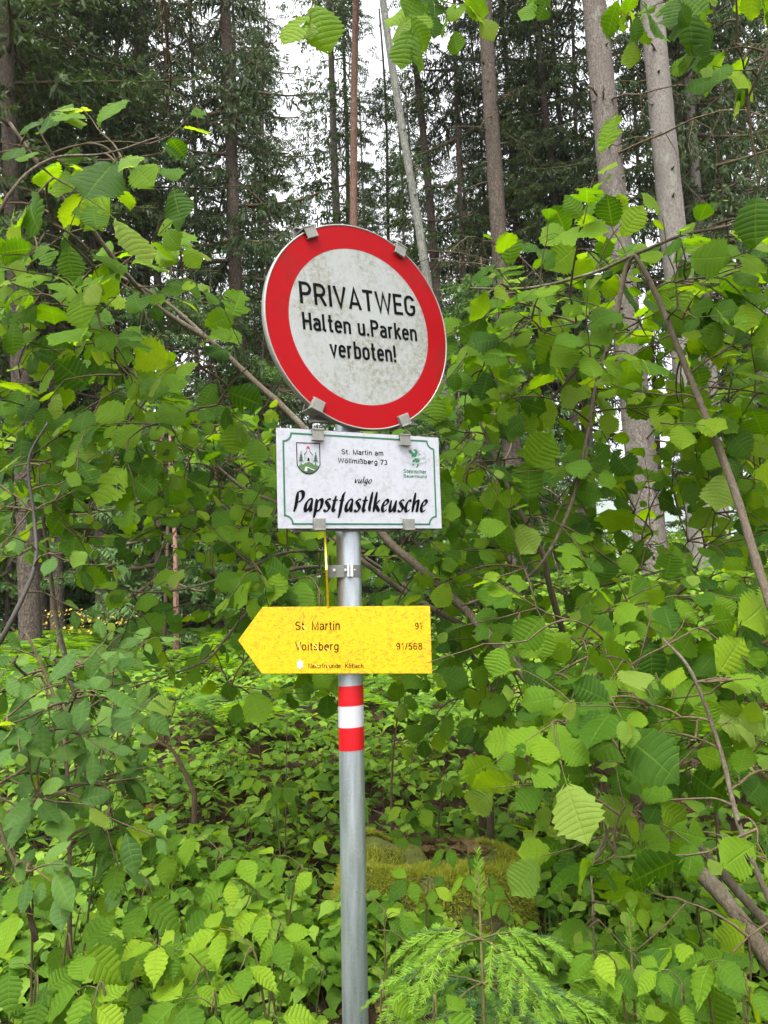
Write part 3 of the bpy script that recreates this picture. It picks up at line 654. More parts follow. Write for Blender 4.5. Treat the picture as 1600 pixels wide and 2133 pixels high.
# --- yellow arrow sign facing the viewer
YP = Plane(-.1096, -.0067, -.0015, (-.10347, 1.945, 1.4291)); YC = [YP(547, 1264.5), YP(896, 1262), YP(900, 1403), YP(545, 1403), YP(496, 1334)]
yn = thing('arrow_sign', (0, 0, 0), 'yellow arrow board pointing left reading St. Martin and Voitsberg below the name plate', 'trail sign'); yn.matrix_world = YP.m
o = MB().prism(ccw([YC[0], YC[4], YC[3], YC[2], YC[1]]), -.0035, 0).build('board', M_yel, yn); bevel(o, .0005, 1)
Zy = lambda x, y: YP(480+x/3.636, 1100+y/3.636)
def ytext(s, x0, x1, yb, h, bold=.125):
    a = Zy(x0, yb); b = Zy(x1, yb-1); c = Zy(x0, yb-h); stroke_text(s, SANS, a[0], b[0], a[1], c[1]-a[1], bold, .09, z=.0005).build('lettering', M_brown, yn)
ytext('St. Martin', 491, 831, 773, 66); ytext('Voitsberg', 491, 821, 927, 64); ytext('91', 1398, 1455, 768, 52); ytext('91/568', 1255, 1455, 921, 52); ytext('Naturfreunde  Köflach', 590, 1009, 1061, 35, .135)
# small scuffed emblem: clasped hands under blossoms
em = MB(); c_ = Zy(527, 1030); r_ = Zy(560, 1030)[0]-c_[0]
em.sheet(ccw([(c_[0]+r_*a, c_[1]+r_*b) for a, b in ((-.9, .35), (-.3, .6), (0, 1.2), (.35, .6), (.95, .4), (.6, .0), (.8, -.5), (0, -1.2), (-.75, -.5), (-.5, .0))]), .0006)
eo = em.build('emblem', simple('emblem_scuffed_white', (.62, .62, .50), .5), yn)
em = MB()
for a, b, s_ in ((-.6, .3, .3), (.55, .25, .28), (-.1, .35, .3), (.2, -.3, .35), (-.35, -.15, .2)):
    em.sheet([(c_[0]+r_*(a+s_*math.cos(t_)), c_[1]+r_*(b+s_*.6*math.sin(t_*1.0+1))) for t_ in np.arange(5)*2*PI/5], .0009)
ribbon(em, [(c_[0]+r_*a, c_[1]+r_*b) for a, b in ((-.75, -.3), (-.6, -.65), (0, -1.15), (.55, -.7), (.75, -.3))], .0008, .0009)
em.build('emblem_marks', simple('emblem_olive', (.12, .16, .07), .5), eo)
def scratch(P, wd):
    mb = MB(); ribbon(mb, [Zy(*p) for p in P], wd, .0011); return mb
mb = scratch([(524, 855), (520, 890), (532, 925)], .0018); mb2 = [([(625, 875), (650, 895), (668, 930)], .0022), ([(720, 905), (745, 925), (738, 935)], .0015), ([(640, 1030), (660, 1050), (676, 1050)], .0015), ([(735, 1040), (745, 1062)], .002), ([(548, 740), (580, 770)], .002)]
M_scr = simple('scratch_pale_yellow', (.70, .55, .16), .5)
mb.build('scratch', M_scr, yn)
for P, wd in mb2: scratch(P, wd).build('scratch', M_scr, yn)
zc = zpix(1334)
for dz in (-.035, .035):
    c_ = pole_at(zc+dz); mb = MB(); mb.tube([(c_[0]+(PR+.002)*math.cos(a), c_[1]+(PR+.002)*math.sin(a), c_[2]) for a in np.arange(0, 2*PI+.1, PI/12)], .0025, 5, False)
    o = mb.build('pole_strap', M_steel, yn, True); o.matrix_local = YP.m.inverted()

# --- second yellow arrow sign seen edge on, its tip towards the viewer
zt, zb, zm = 1.5, 1.3, 1.4
pT = at(678.5, 1110, 2.0); pB = at(683, 1275, 2.0); zt, zb = pT[2], pB[2]; zm = at(679.5, 1187, 1.90)[2]
es = thing('arrow_sign', (0, 0, 0), 'yellow arrow board seen edge on, clamped left of the pole above the other arrow board', 'trail sign')
def epos(px, Y, z): x = at(px, 1187, Y)[0]; return (x, Y, z)
def eslab(prof, px, th, name, mat):
    V = []; k = len(prof)
    for sgn in (-1, 1):
        for Y, z in prof: x = at(px+(z-zm)*-30, 1187, Y)[0]; V.append((x+sgn*th/2+(Y-2)*0.004, Y, z))
    mb = MB(); mb.add(V, [tuple(range(k-1, -1, -1)), tuple(range(k, 2*k))]+[(i, (i+1) % k, k+(i+1) % k, k+i) for i in range(k)]); return mb.build(name, mat, es)
eslab([(1.90, zm), (1.955, zt), (2.33, zt), (2.33, zb), (1.955, zb)], 680.5, .0052, 'board', M_yel)
eslab([(1.8985, zm), (1.9535, zt), (1.9545, zt), (1.8995, zm)], 680.3, .0040, 'edge', M_yedge)  # strip on the upper slant only, its lit look is in the colour
zcol = zpix(1189.5); pc = pole_at(zcol); hh = .0159
mb = MB(); n = 40; th = np.arange(n)*2*PI/n; R2 = PR+.0025
V = [(pc[0]+R2*math.cos(a), pc[1]+R2*math.sin(a), pc[2]+s_*hh) for s_ in (-1, 1) for a in th]; mb.add(V, [(j, (j+1) % n, n+(j+1) % n, n+j) for j in range(n)])
V = [(pc[0]+r*math.cos(a), pc[1]+r*math.sin(a), pc[2]+s_*hh) for s_ in (-1, 1) for r in (PR, R2) for a in th]
mb.add(V, [(j, (j+1) % n, n+(j+1) % n, n+j) for j in range(n)]+[(2*n+j, 2*n+(j+1) % n, 3*n+(j+1) % n, 3*n+j) for j in range(n)]); mb.build('clamp_band', M_steel, es, False)
mb = MB(); xl = at(683.5, 1189, 1.955)[0]; yf = pc[1]-R2-.002
mb.box(((xl+pc[0]-.012)/2, yf+.004, pc[2]), ((pc[0]-.012-xl)/2, .0012, hh)); mb.box((xl+.001, yf+.006, pc[2]), (.0018, .014, hh)); mb.build('bracket', M_steel, es)
mb = MB()
for dx in (.0005, .0095): mb.box((pc[0]+dx, yf-.008, pc[2]), (.0032 if dx < .001 else .0038, .009, hh*1.01))
o = mb.build('clamp_lug', simple('lug_light', (.42, .42, .45), .45, .4), es); bevel(o, .0008, 1)
for dx, s_ in ((-.037, .0038), (-.0075, .0036), (.0165, .0022)):
    mb = MB(); mb.tube([(pc[0]+dx, yf+.0, pc[2]+.003), (pc[0]+dx, yf-.006, pc[2]+.003)], s_, 6); mb.build('bolt', M_bolt, es)
# ------------------------------------------------------------------ leaf shapes
def leaf_template(kind, rows, teeth=True, cols=2, curl=.10, pleat=.012, petiole=True, seed=0):
    """one leaf of length 1 along +y, face up +z; rows follow the side veins"""
    r_ = np.random.default_rng(seed)
    tt = np.linspace(0, 1, rows+1)
    if kind == 'hazel':  wdt = lambda t: .47*np.power(np.sin(PI*np.clip(t, 0, 1)), .50)*(1-.25*np.clip((t-.72)/.28, 0, 1))
    elif kind == 'bramble': wdt = lambda t: .33*np.power(np.sin(PI*np.power(np.clip(t, 0, 1), .62)), .85)*(1-.25*np.clip((t-.7)/.3, 0, 1))
    elif kind == 'willow': wdt = lambda t: .27*np.power(np.sin(PI*np.power(np.clip(t, 0, 1), .9)), .8)
    else: wdt = lambda t: .42*np.power(np.sin(PI*np.power(np.clip(t, 0, 1), .75)), .75)
    us = np.concatenate([-np.linspace(1, 0, cols+1), np.linspace(0, 1, cols+1)[1:]])
    V = []; UV = []; ba = r_.uniform(-.06, .06)
    fw = {'hazel': .28, 'bramble': .34, 'willow': .35}.get(kind, .2)
    for i, t in enumerate(tt):
        w_ = wdt(np.array(t)) if 0 < i < rows else 0
        for u in us:
            x = u*w_; y = (t if i < rows else (1.10 if kind == 'bramble' else 1.07))+fw*abs(x)*(1-t)**.8*1.5-(.10*abs(u)*(1-t)**5 if kind == 'hazel' else 0)
            if abs(u) == 1 and teeth and 0 < i < rows:
                k = (1.08 if i % 2 else .91)*(1+r_.uniform(-.05, .05)); x *= k; y += .012 if i % 2 else 0
            z = .26*abs(x) - .75*x*x - curl*t*t + pleat*(1 if i % 2 else -1)*abs(u)*(1 if 0 < i < rows else 0) + r_.normal(0, .006)*abs(u)
            z += .045*math.sin(5*t+3*u+seed)*abs(u)+.05*math.sin(2.3*t+seed)*u
            V.append((x+ba*t*t, y, z)); UV.append((.5+.5*u, t))
    nc = len(us); F = []
    for i in range(rows):
        for j in range(nc-1):
            a, b, c, d = i*nc+j, i*nc+j+1, (i+1)*nc+j+1, (i+1)*nc+j
            if i == 0: F.append((a, c, d))
            elif i == rows-1: F.append((a, b, c))
            else: F.append((a, b, c)); F.append((a, c, d))
    if petiole:
        n0 = len(V); L_ = {'hazel': .22, 'bramble': .10, 'willow': .12}.get(kind, .15); s = .011
        for y, q in ((-L_, s), (.03, s*.8)):
            V += [(q, y, -.01 if y < 0 else 0), (-q*.5, y, q-.01), (-q*.5, y, -q-.01)]; UV += [(.2, .5)]*3
        for k in range(3): F += [(n0+k, n0+(k+1) % 3, n0+3+(k+1) % 3), (n0+k, n0+3+(k+1) % 3, n0+3+k)]
    V = np.array(V, float); V[:, 1] += 0
    return V, np.array(F, int), np.array(UV, float)
def bitten(T, edge, n):
    """the same leaf with a few pieces of its margin eaten away"""
    v, f, uv = T; r_ = np.random.default_rng(edge); c = v[f].mean(1)[:, :2]; keep = np.ones(len(f), bool)
    for k in range(n):
        q = v[r_.integers(8, len(v)-12)][:2]; q = q/(abs(q[0])+.2)*(.55 if k == 0 else .45) if k % 2 else np.array([np.sign(q[0])*.38, q[1]]); keep &= ~((np.hypot(*(c-q).T) < r_.uniform(.07, .13)) & (np.abs(c[:, 0]) > .08))
    return v, f[keep], uv
T_hazel = [leaf_template('hazel', r0, cols=2, curl=c_, seed=i, pleat=p_) for i, (r0, c_, p_) in enumerate(((15, .08, .020), (13, .18, .017), (17, .30, .014), (15, .02, .012), (13, .42, .018), (15, .22, .010), (17, -.06, .020)))]
T_hazel += [bitten(T_hazel[0], 5, 2), bitten(T_hazel[1], 8, 3), bitten(T_hazel[3], 11, 2)]
T_hazel_lo = [leaf_template('hazel', 10, cols=1, curl=c_, pleat=.015, petiole=False, seed=i) for i, c_ in enumerate((.05, .15, .25))]
T_bram = [leaf_template('bramble', 13, cols=2, curl=c_, seed=i+9, pleat=.014) for i, c_ in enumerate((.10, .22, .34))]
T_bram_lo = [leaf_template('bramble', 6, cols=1, curl=c_, petiole=False, seed=i) for i, c_ in enumerate((.08, .2, .3))]
T_wil = [leaf_template('willow', 9, teeth=False, cols=2, curl=c_, pleat=.005, seed=i+4) for i, c_ in enumerate((.08, .2, -.05))]
T_wil_lo = [leaf_template('willow', 5, teeth=False, cols=1, curl=c_, petiole=False, seed=i+4) for i, c_ in enumerate((.08, .2))]
T_ov_lo = [leaf_template('ovate', 5, cols=1, curl=c_, petiole=False, seed=i+2) for i, c_ in enumerate((.08, .2))]
def me_of(name, T, mat): return [meshdata(name, v, f, mat, uv) for v, f, uv in T]
ME_hazel = me_of('hazel_leaf', T_hazel, M_hazel); ME_hyoung = me_of('hazel_leaf_young', T_hazel[:3], M_young)
ME_bram = me_of('bramble_leaf', T_bram, M_bramble); ME_wil = me_of('willow_leaf', T_wil, M_willow)
def nrm(v): v = np.asarray(v, float); return v/(np.linalg.norm(v)+1e-9)
def leaf_mat4(pos, d, nrml, s, sx=1.0):
    y = nrm(d); z = nrml - y*(nrml@y); z = nrm(z); x = np.cross(y, z)
    m_ = np.eye(4); m_[:3, 0] = x*s*sx; m_[:3, 1] = y*s; m_[:3, 2] = z*s; m_[:3, 3] = pos; return m_
def joined(name, T, items, mat, parent=None, kind='stuff'):
    """items: (template index, 4x4). One mesh holding them all."""
    Vs = []; Fs = []; Us = []; n = 0
    idx = np.array([i for i, _ in items]); Ms = np.array([m_ for _, m_ in items])
    for k, (v, f, uv) in enumerate(T):
        q = Ms[idx == k]
        if not len(q): continue
        W = np.einsum('nij,vj->nvi', q[:, :3, :3], v)+q[:, None, :3, 3]
        Vs.append(W.reshape(-1, 3)); Fs.append((f[None]+(np.arange(len(q))*len(v))[:, None, None]+n).reshape(-1, f.shape[1])); Us.append(np.tile(uv, (len(q), 1))); n += len(q)*len(v)
    o = obj(name, meshdata(name, np.concatenate(Vs), np.concatenate(Fs), mat, np.concatenate(Us)), parent)
    if kind: o['kind'] = kind
    return o
TOPL = np.array([-.12, -.62, .62])      # mean facing of leaves on the open side of the wood: up and out to the light

# ------------------------------------------------------------------ spruces
def spray(seed, n=11, L_=.5, hang=.55):
    """a flat feathery side twig: rachis with narrow jagged twiglets, many hanging"""
    r_ = np.random.default_rng(seed); V = []; F = []
    def blade(p, d, l, w_):
        d = nrm(d); s = nrm(np.cross(d, [r_.normal(), r_.normal(), r_.normal()])); k = len(V)
        V.extend([p, p+d*l*.35+s*w_, p+d*l, p+d*l*.5-s*w_]); F.extend([(k, k+1, k+2), (k, k+2, k+3)])
    for i in range(n):
        t_ = (i+.5)/n; p = np.array([0, t_*L_, -.10*t_*t_*L_])
        for sg in (-1, 1):
            l = L_*(.42-.26*t_)*r_.uniform(.6, 1.2)
            d = np.array([sg*r_.uniform(.3, 1), r_.uniform(.2, .8), -hang*r_.uniform(.2, 2.2)])
            blade(p, d, l, .016+.008*r_.random()); 
            q = p+nrm(d)*l*.5; blade(q, d+np.array([r_.normal()*.5, r_.normal()*.5, -.5]), l*.6, .014)
        blade(p, np.array([r_.normal()*.2, .4, .15]), L_*.16, .014)
    return np.array(V), np.array(F), np.zeros((len(V), 2))
T_spray = [spray(i, 9) for i in range(5)]
def crown_mesh(name, seed, z0, z1, Rm, dens=1.0, per=4.2, mat=None, hangs=1.0):
    r_ = np.random.default_rng(seed); it = []; wood = MB(); z = z0; k = 0
    while z < z1:
        fz = (z-z0)/(z1-z0); Rz = Rm*(1-fz)**.75*(1 if fz > .12 else .55+3.5*fz)+.25
        nb = int(r_.poisson(per*dens))+1; a0 = r_.uniform(0, 2*PI)
        for b in range(nb):
            a = a0+b*2*PI/nb+r_.normal(0, .25); Lb = Rz*r_.uniform(.6, 1.15); n = max(5, int(Lb/.17*1.1)); zz = z+r_.uniform(-.2, .2)
            dr = r_.uniform(.12, .42)*(1-.6*fz); P = []
            for q in np.linspace(0, 1, 7):
                P.append(np.array([math.cos(a+.15*q*math.sin(k))*Lb*q, math.sin(a+.15*q*math.sin(k))*Lb*q, zz-dr*Lb*(q*1.4-.55*q*q)+.12*Lb*max(0, q-.7)])); 
            P = np.array(P); wood.tube(P, np.linspace(.022, .006, 7)*(1+.4*(1-fz)), 4, False)
            for j in range(n):
                q = .12+.88*(j+r_.random()*.6)/n; pos = np.array([np.interp(q, np.linspace(0, 1, 7), P[:, c]) for c in range(3)])
                sd_ = 1 if j % 2 else -1; out = np.array([math.cos(a), math.sin(a), 0]); sid = np.array([-out[1], out[0], 0])*sd_
                d = out*.55+sid*(.9-.5*q)+np.array([0, 0, -.30*hangs*r_.uniform(.2, 1.8)]); s = (.55+.75*(1-q))*r_.uniform(.65, 1.25)*(.75+.25*min(Lb, 2)/2)
                it.append((int(r_.integers(0, 5)), leaf_mat4(pos, d, np.array([r_.normal()*.3, r_.normal()*.3, 1.]), s*.95)))
            k += 1
        z += r_.uniform(.34, .62)
    Vs = []; Fs = []; n = 0
    for kk, (v, f, _) in enumerate(T_spray):
        q = np.array([m_ for i, m_ in it if i == kk])
        W = np.einsum('nij,vj->nvi', q[:, :3, :3], v)+q[:, None, :3, 3]
        Vs.append(W.reshape(-1, 3)); Fs.append((f[None]+(np.arange(len(q))*len(v))[:, None, None]+n).reshape(-1, 3)); n += len(q)*len(v)
    me = meshdata(name, np.concatenate(Vs), np.concatenate(Fs), mat or M_needle)
    wf = np.array([f for f in wood.F if len(f) == 4])
    return me, meshdata(name+'_wood', np.concatenate(wood.V), wf, M_twig)
CR = {
 'low':  [crown_mesh('spruce_crown_low', 1, 4.2, 21, 2.8, .68), crown_mesh('spruce_crown_low_b', 2, 5.2, 22, 2.4, .62)],
 'high': [crown_mesh('spruce_crown_high', 3, 9.5, 23, 2.6, .8)],
 'thin': [crown_mesh('spruce_crown_thin', 4, 5.5, 18, 1.5, .6), crown_mesh('spruce_crown_slim', 5, 3.2, 16, 1.7, .7)],
}
for kx, lst in CR.items(): print(kx, [len(a.polygons) for a, b in lst])
# bare lower twigs that stay on the trunk
def dead_branch_mesh(seed, l=1.0):
    r_ = np.random.default_rng(seed); mb = MB(); n = 7; P = [np.zeros(3)]; d = np.array([0, 1, r_.uniform(-.25, .25)])
    for i in range(n): d = nrm(d+r_.normal(0, .12, 3)+np.array([0, 0, -.06])); P.append(P[-1]+d*l/n)
    mb.tube(P, np.linspace(.014, .003, n+1), 4, False)
    for i in range(2, n):
        for s in range(2):
            q = [P[i]]; e = nrm(d+r_.normal(0, .7, 3)); 
            for j in range(3): e = nrm(e+r_.normal(0, .2, 3)+np.array([0, 0, -.1])); q.append(q[-1]+e*l*.10*r_.uniform(.5, 1.5))
            mb.tube(q, np.linspace(.004, .0015, 4), 3, False)
    return meshdata('dead_branch', np.concatenate(mb.V), mb.F, M_twig)
ME_dead = [dead_branch_mesh(i, l) for i, l in enumerate((.35, .8, 1.3, 1.8, .2, 2.2))]
def trunk_mesh(name, H, r0, r1, mat, sides, seed, wob=.04, knots=0):
    r_ = np.random.default_rng(seed); n = int(H/.22) if sides > 12 else int(H/.9); zz = np.linspace(-.4, H, n)
    ph = r_.uniform(0, 6, 4); rad = r0+(r1-r0)*(zz/H)+.10*r0*np.exp(-np.clip(zz, 0, 9)/.35)*2.2
    rad = np.maximum(rad, .01); mb = MB()
    P = np.stack([wob*np.sin(zz*.5+ph[0])*zz/H*2, wob*np.sin(zz*.4+ph[1])*zz/H*2, zz], 1)
    mb.tube(P, rad, sides, True, .018)
    if knots:
        for k in range(knots):
            z = r_.uniform(.8, min(H, 9)); a = r_.uniform(0, 2*PI); c = np.array([np.interp(z, zz, P[:, 0]), np.interp(z, zz, P[:, 1]), z]); rr_ = np.interp(z, zz, rad)
            o_ = np.array([math.cos(a), math.sin(a), r_.uniform(-.2, .3)]); mb.tube([c+o_*rr_*.85, c+o_*(rr_+.018), c+o_*(rr_+.03+.05*r_.random())], [.022, .015, .006], 5)
    return meshdata(name, np.concatenate(mb.V), mb.F, mat, np.concatenate(mb.UV))
def tree(x0, y0, x1, y1, wpx, dist, H, mat, crown, lab, cat_='spruce tree', group=None, nd=10, sides=20, seed=0, crot=None, name='spruce_tree', taper=.55, wobble=.04):
    """trunk seen at photo points (x0,y0) low and (x1,y1) high, wpx wide at the low point"""
    p = at(x0, y0, dist); q = at(x1, y1, dist); v = (q-p)/(q[2]-p[2]); gz = float(ground_z(p[0], dist)); b = p+v*(gz-p[2])
    gz = float(ground_z(b[0], b[1])); b[2] = gz
    r_ = np.random.default_rng(seed+100); t_ = thing(name, b, lab, cat_, group)
    dd = (p-CAM)@_f; rad = wpx/FPX*dd/2; hz_ = max(p[2]-gz, 0)
    r0 = rad/(1-(1-taper)*hz_/H*0.9)
    sh = Matrix(((1, 0, v[0], 0), (0, 1, 0, 0), (0, 0, 1, 0), (0, 0, 0, 1)))
    # lean as a rotation about the base
    R4 = Matrix.Rotation(math.atan(v[0]), 4, 'Y')
    t_.rotation_euler = R4.to_euler(); t_.rotation_euler[2] = 0
    obj('trunk', trunk_mesh('trunk', H, r0, r0*taper*.4, mat, sides, seed, wobble, knots=26 if sides > 14 else 0), t_)
    if crown is not None:
        m_ = Matrix.Rotation(r_.uniform(0, 6.28) if crot is None else crot, 4, 'Z')@Matrix.Diagonal((1, 1, H/(22 if crown[0] != 'thin' else 17), 1))
        a, b2 = CR[crown[0]][crown[1]]; obj('crown', a, t_, m_); obj('crown_branches', b2, t_, m_)['kind'] = 'stuff'
    for k in range(nd):
        z = r_.uniform(1.6, 9.5); a = r_.uniform(-PI, PI); rr_ = r0*(1-(1-taper*.4)*z/H)
        m_ = Matrix.Translation((math.cos(a)*rr_*.9, math.sin(a)*rr_*.9, z))@Matrix.Rotation(a-PI/2, 4, 'Z')@Matrix.Rotation(r_.uniform(-.45, .35), 4, 'X')@Matrix.Scale(r_.uniform(.8, 1.25)*(1 if dist < 16 else 1.3), 4)
        obj('dead_branch', ME_dead[int(r_.integers(0, 6))], t_, m_)
    return t_
# the trunks one can point at, left to right
tree(38, 400, 22, 0, 42, 11.0, 22, M_bark, ('low', 0), 'dark spruce trunk at the very left edge of the photo', seed=1, nd=14)
tree(105, 170, 103, 0, 30, 13.0, 22, M_bark, ('thin', 1), 'reddish brown spruce, second trunk from the left edge, bare above the branch', seed=2, nd=14)
tree(186, 180, 180, 0, 11, 19.0, 20, M_bark, ('thin', 1), 'thin spruce trunk third from the left edge against white sky', seed=3, nd=8, sides=12)
tree(302, 700, 290, 0, 28, 12.5, 22, M_bark, ('thin', 0), 'brown spruce with a pale twin trunk just behind its right side', seed=4, nd=16, crot=1.0)
tree(330, 700, 304, 0, 20, 16.0, 22, M_barkg, ('thin', 0), 'pale grey spruce trunk half hidden behind the brown one at left', seed=5, nd=14)
tree(506, 900, 465, 0, 34, 11.5, 23, M_bark, ('thin', 1), 'tall dark brown spruce left of the round sign, full height visible', seed=6, nd=18, crot=2.2)
tree(545, 560, 531, 230, 9, 22.0, 19, M_lich, ('thin', 0), 'very thin pale trunk between the dark brown spruce and the round sign', seed=7, nd=8, sides=10)
tree(722, 460, 720, 130, 13, 20.0, 21, M_bark, ('thin', 1), 'dark spruce trunk just left of and behind the reddish pine trunk', seed=8, nd=10, sides=12)
tree(737, 440, 743, 0, 17.5, 15.0, 36, M_pine, ('high', 0), 'slender reddish barked pine rising straight above the round sign', 'pine tree', seed=9, nd=8, name='pine_tree', crot=.5)
tree(930, 900, 812, 60, 21, 12.5, 31, M_lich, ('high', 0), 'leaning slender trunk with grey lichen right of the round sign', seed=10, nd=8, wobble=.10)
tree(1046, 600, 1014, 30, 37, 11.0, 31, M_bark, ('high', 0), 'straight brown spruce with long bare dead twigs right of the round sign', seed=11, nd=26, crot=2)
tree(1080, 560, 1062, 300, 16, 17.0, 21, M_bark, ('low', 0), 'medium spruce trunk just right of the straight brown spruce', seed=12, nd=10, sides=14)
tree(1106, 520, 1090, 200, 10, 21.0, 20, M_bark, ('thin', 0), 'thin grey trunk fourth to the right of the round sign', seed=13, nd=8, sides=10)
tree(1165, 530, 1125, 70, 18, 15.0, 22, M_bark, ('low', 1), 'slim reddish brown spruce between the brown and the broad grey trunk', seed=14, nd=14, sides=14)
tree(1190, 530, 1158, 120, 14, 16.0, 22, M_barkg, ('thin', 1), 'slim light brown trunk next to the left of the broad grey trunk', seed=15, nd=12, sides=14)
tree(1285, 480, 1240, 60, 58, 9.2, 31, M_barkg, ('high', 0), 'broad grey brown spruce with knots, stoutest but for the pale one beside it', seed=16, nd=16, crot=4)
tree(1342, 500, 1318, 120, 10, 18.0, 21, M_bark, ('thin', 0), 'thin brown stem between the two broad trunks at right', seed=17, nd=8, sides=10)
tree(1420, 650, 1358, 0, 57, 9.0, 31, M_barkp, ('high', 0), 'broad pale grey spruce trunk with smooth lichened bark at right', seed=18, nd=12, crot=5)
tree(1430, 460, 1402, 80, 21, 12.0, 22, M_bark, ('low', 1), 'brown trunk directly behind the right side of the broad pale trunk', seed=19, nd=10)
tree(1460, 480, 1428, 60, 21, 11.5, 22, M_barkp, ('thin', 1), 'slender pale grey trunk right of the broad pale trunk', seed=20, nd=10)
tree(1560, 400, 1535, 0, 20, 16.0, 21, M_bark, ('low', 0), 'dark shaded spruce trunk nearest the right edge', seed=21, nd=12)
tree(60, 1240, 40, 700, 42, 8.6, 20, M_bark, ('low', 1), 'stout dark trunk low at the left edge behind the yellow leaves', seed=22, nd=18, crot=.3)
tree(120, 1240, 112, 800, 28, 10.5, 20, M_bark, ('low', 0), 'dark brown trunk low at left, right of the stoutest one', seed=23, nd=16)
tree(212, 1240, 205, 900, 26, 11.0, 20, M_bark, ('low', 1), 'brown trunk low at left behind young spruce twigs', seed=24, nd=16)
tree(340, 1330, 341, 1180, 9, 8.5, 3.0, M_twig, None, 'thin red brown sapling trunk, left one of the pair standing in ferns', 'young spruce', seed=25, nd=10, sides=10, name='young_spruce')
tree(369, 1340, 367, 1180, 13, 8.0, 3.0, M_pine, None, 'thin brown sapling trunk, right one of the pair standing in ferns', 'young spruce', seed=26, nd=12, sides=10, name='young_spruce')

tree(968, 700, 948, 0, 12, 15.0, 26, M_bark, ('thin', 0), 'very slim brown trunk right of the leaning lichened one', seed=31, nd=10, sides=12)
tree(1215, 600, 1188, 0, 11, 15.5, 26, M_barkg, ('thin', 1), 'very slim light trunk just left of the broad grey brown trunk', seed=32, nd=9, sides=12)
tree(1128, 560, 1104, 0, 9, 18.0, 26, M_bark, ('thin', 0), 'hair thin dark trunk among the slim trunks right of the brown spruce', seed=33, nd=7, sides=10)
tree(1512, 520, 1482, 0, 14, 14.0, 26, M_bark, ('thin', 1), 'slim dark trunk between the slender pale trunk and the right edge', seed=34, nd=10, sides=12)
tree(412, 760, 396, 0, 11, 17.0, 26, M_barkg, ('thin', 1), 'slim pale trunk between the twin trunks and the tall dark brown spruce', seed=35, nd=8, sides=12)
tree(246, 640, 238, 0, 12, 15.0, 26, M_bark, ('thin', 0), 'slim dark trunk just left of the brown trunk with a pale twin', seed=36, nd=8, sides=12)
tree(560, 820, 548, 0, 10, 20.0, 19, M_bark, ('thin', 1), 'slim trunk with short drooping boughs directly left of the sky gap', seed=37, nd=7, sides=12)
# forest behind: every tree a thing, all alike
def near_gap(x, y):
    px, _ = proj((x, y, 6)); return 585 < px < 715
k = 0; tries = 0; placed = []
while k < 34 and tries < 4000:
    tries += 1; y = rng.uniform(15, 52); px = rng.uniform(-260, 1860); x = at(px, 1100, y)[0]
    if (545 < px < 725) or (330 < px < 470) or (px < 545 and rng.random() < .3) or (px > 1050 and y > 34): continue
    if px > 1100 and rng.random() < .55: continue
    if any((x-a)**2+(y-b)**2 < 3.0 for a, b in placed): continue
    placed.append((x, y)); gz = float(ground_z(x, y)); r_ = np.random.default_rng(500+k)
    t_ = thing('spruce_tree', (x, y, gz), 'distant spruce in the dim forest behind the nearer trunks', 'spruce tree', 'distant spruces of the background forest')
    if k < 6: ME_bt = globals().setdefault('ME_bt', []); ME_bt.append(trunk_mesh('far_trunk', 21, r_.uniform(.10, .17), .03, (M_bark, M_bark, M_barkg)[k % 3], 9, 60+k))
    sc = r_.uniform(.75, 1.1); t_.rotation_euler = (r_.normal(0, .012), -.035+r_.normal(0, .02), r_.uniform(0, 6.28)) if False else (0, -.03+r_.normal(0, .02), 0)
    obj('trunk', ME_bt[k % len(ME_bt)], t_, Matrix.Scale(sc, 4))
    ty = [('low', 0), ('low', 1), ('thin', 0), ('thin', 1), ('low', 1)][int(r_.integers(0, 5))]
    a, b2 = CR[ty[0]][ty[1]]; m_ = Matrix.Rotation(r_.uniform(0, 6.28), 4, 'Z')@Matrix.Diagonal((sc*1.1, sc*1.1, sc, 1))
    obj('crown', a, t_, m_)
    k += 1
for px, y, kind, sc in ((838, 20, ('thin', 1), 1.0), (893, 22, ('low', 1), .80), (640, 24, ('thin', 0), .80), (598, 31, ('thin', 0), .95), (655, 29, ('thin', 1), .95), (700, 27, ('low', 1), .70), (800, 30, ('low', 0), .86), (868, 27, ('thin', 1), 1.15), (935, 31, ('low', 1), .98), (560, 26, ('thin', 0), 1.2)):
    x = at(px, 1100, y)[0]; r_ = np.random.default_rng(int(px)); gz = float(ground_z(x, y))
    t_ = thing('spruce_tree', (x, y, gz), 'distant spruce in the dim forest behind the nearer trunks', 'spruce tree', 'distant spruces of the background forest'); t_.rotation_euler = (0, -.02, 0)
    obj('trunk', ME_bt[int(px) % 6], t_, Matrix.Scale(sc if kind[0] == 'low' else sc*.85, 4)); a, b2 = CR[kind[0]][kind[1]]; obj('crown', a, t_, Matrix.Rotation(r_.uniform(0, 6), 4, 'Z')@Matrix.Scale(sc, 4))
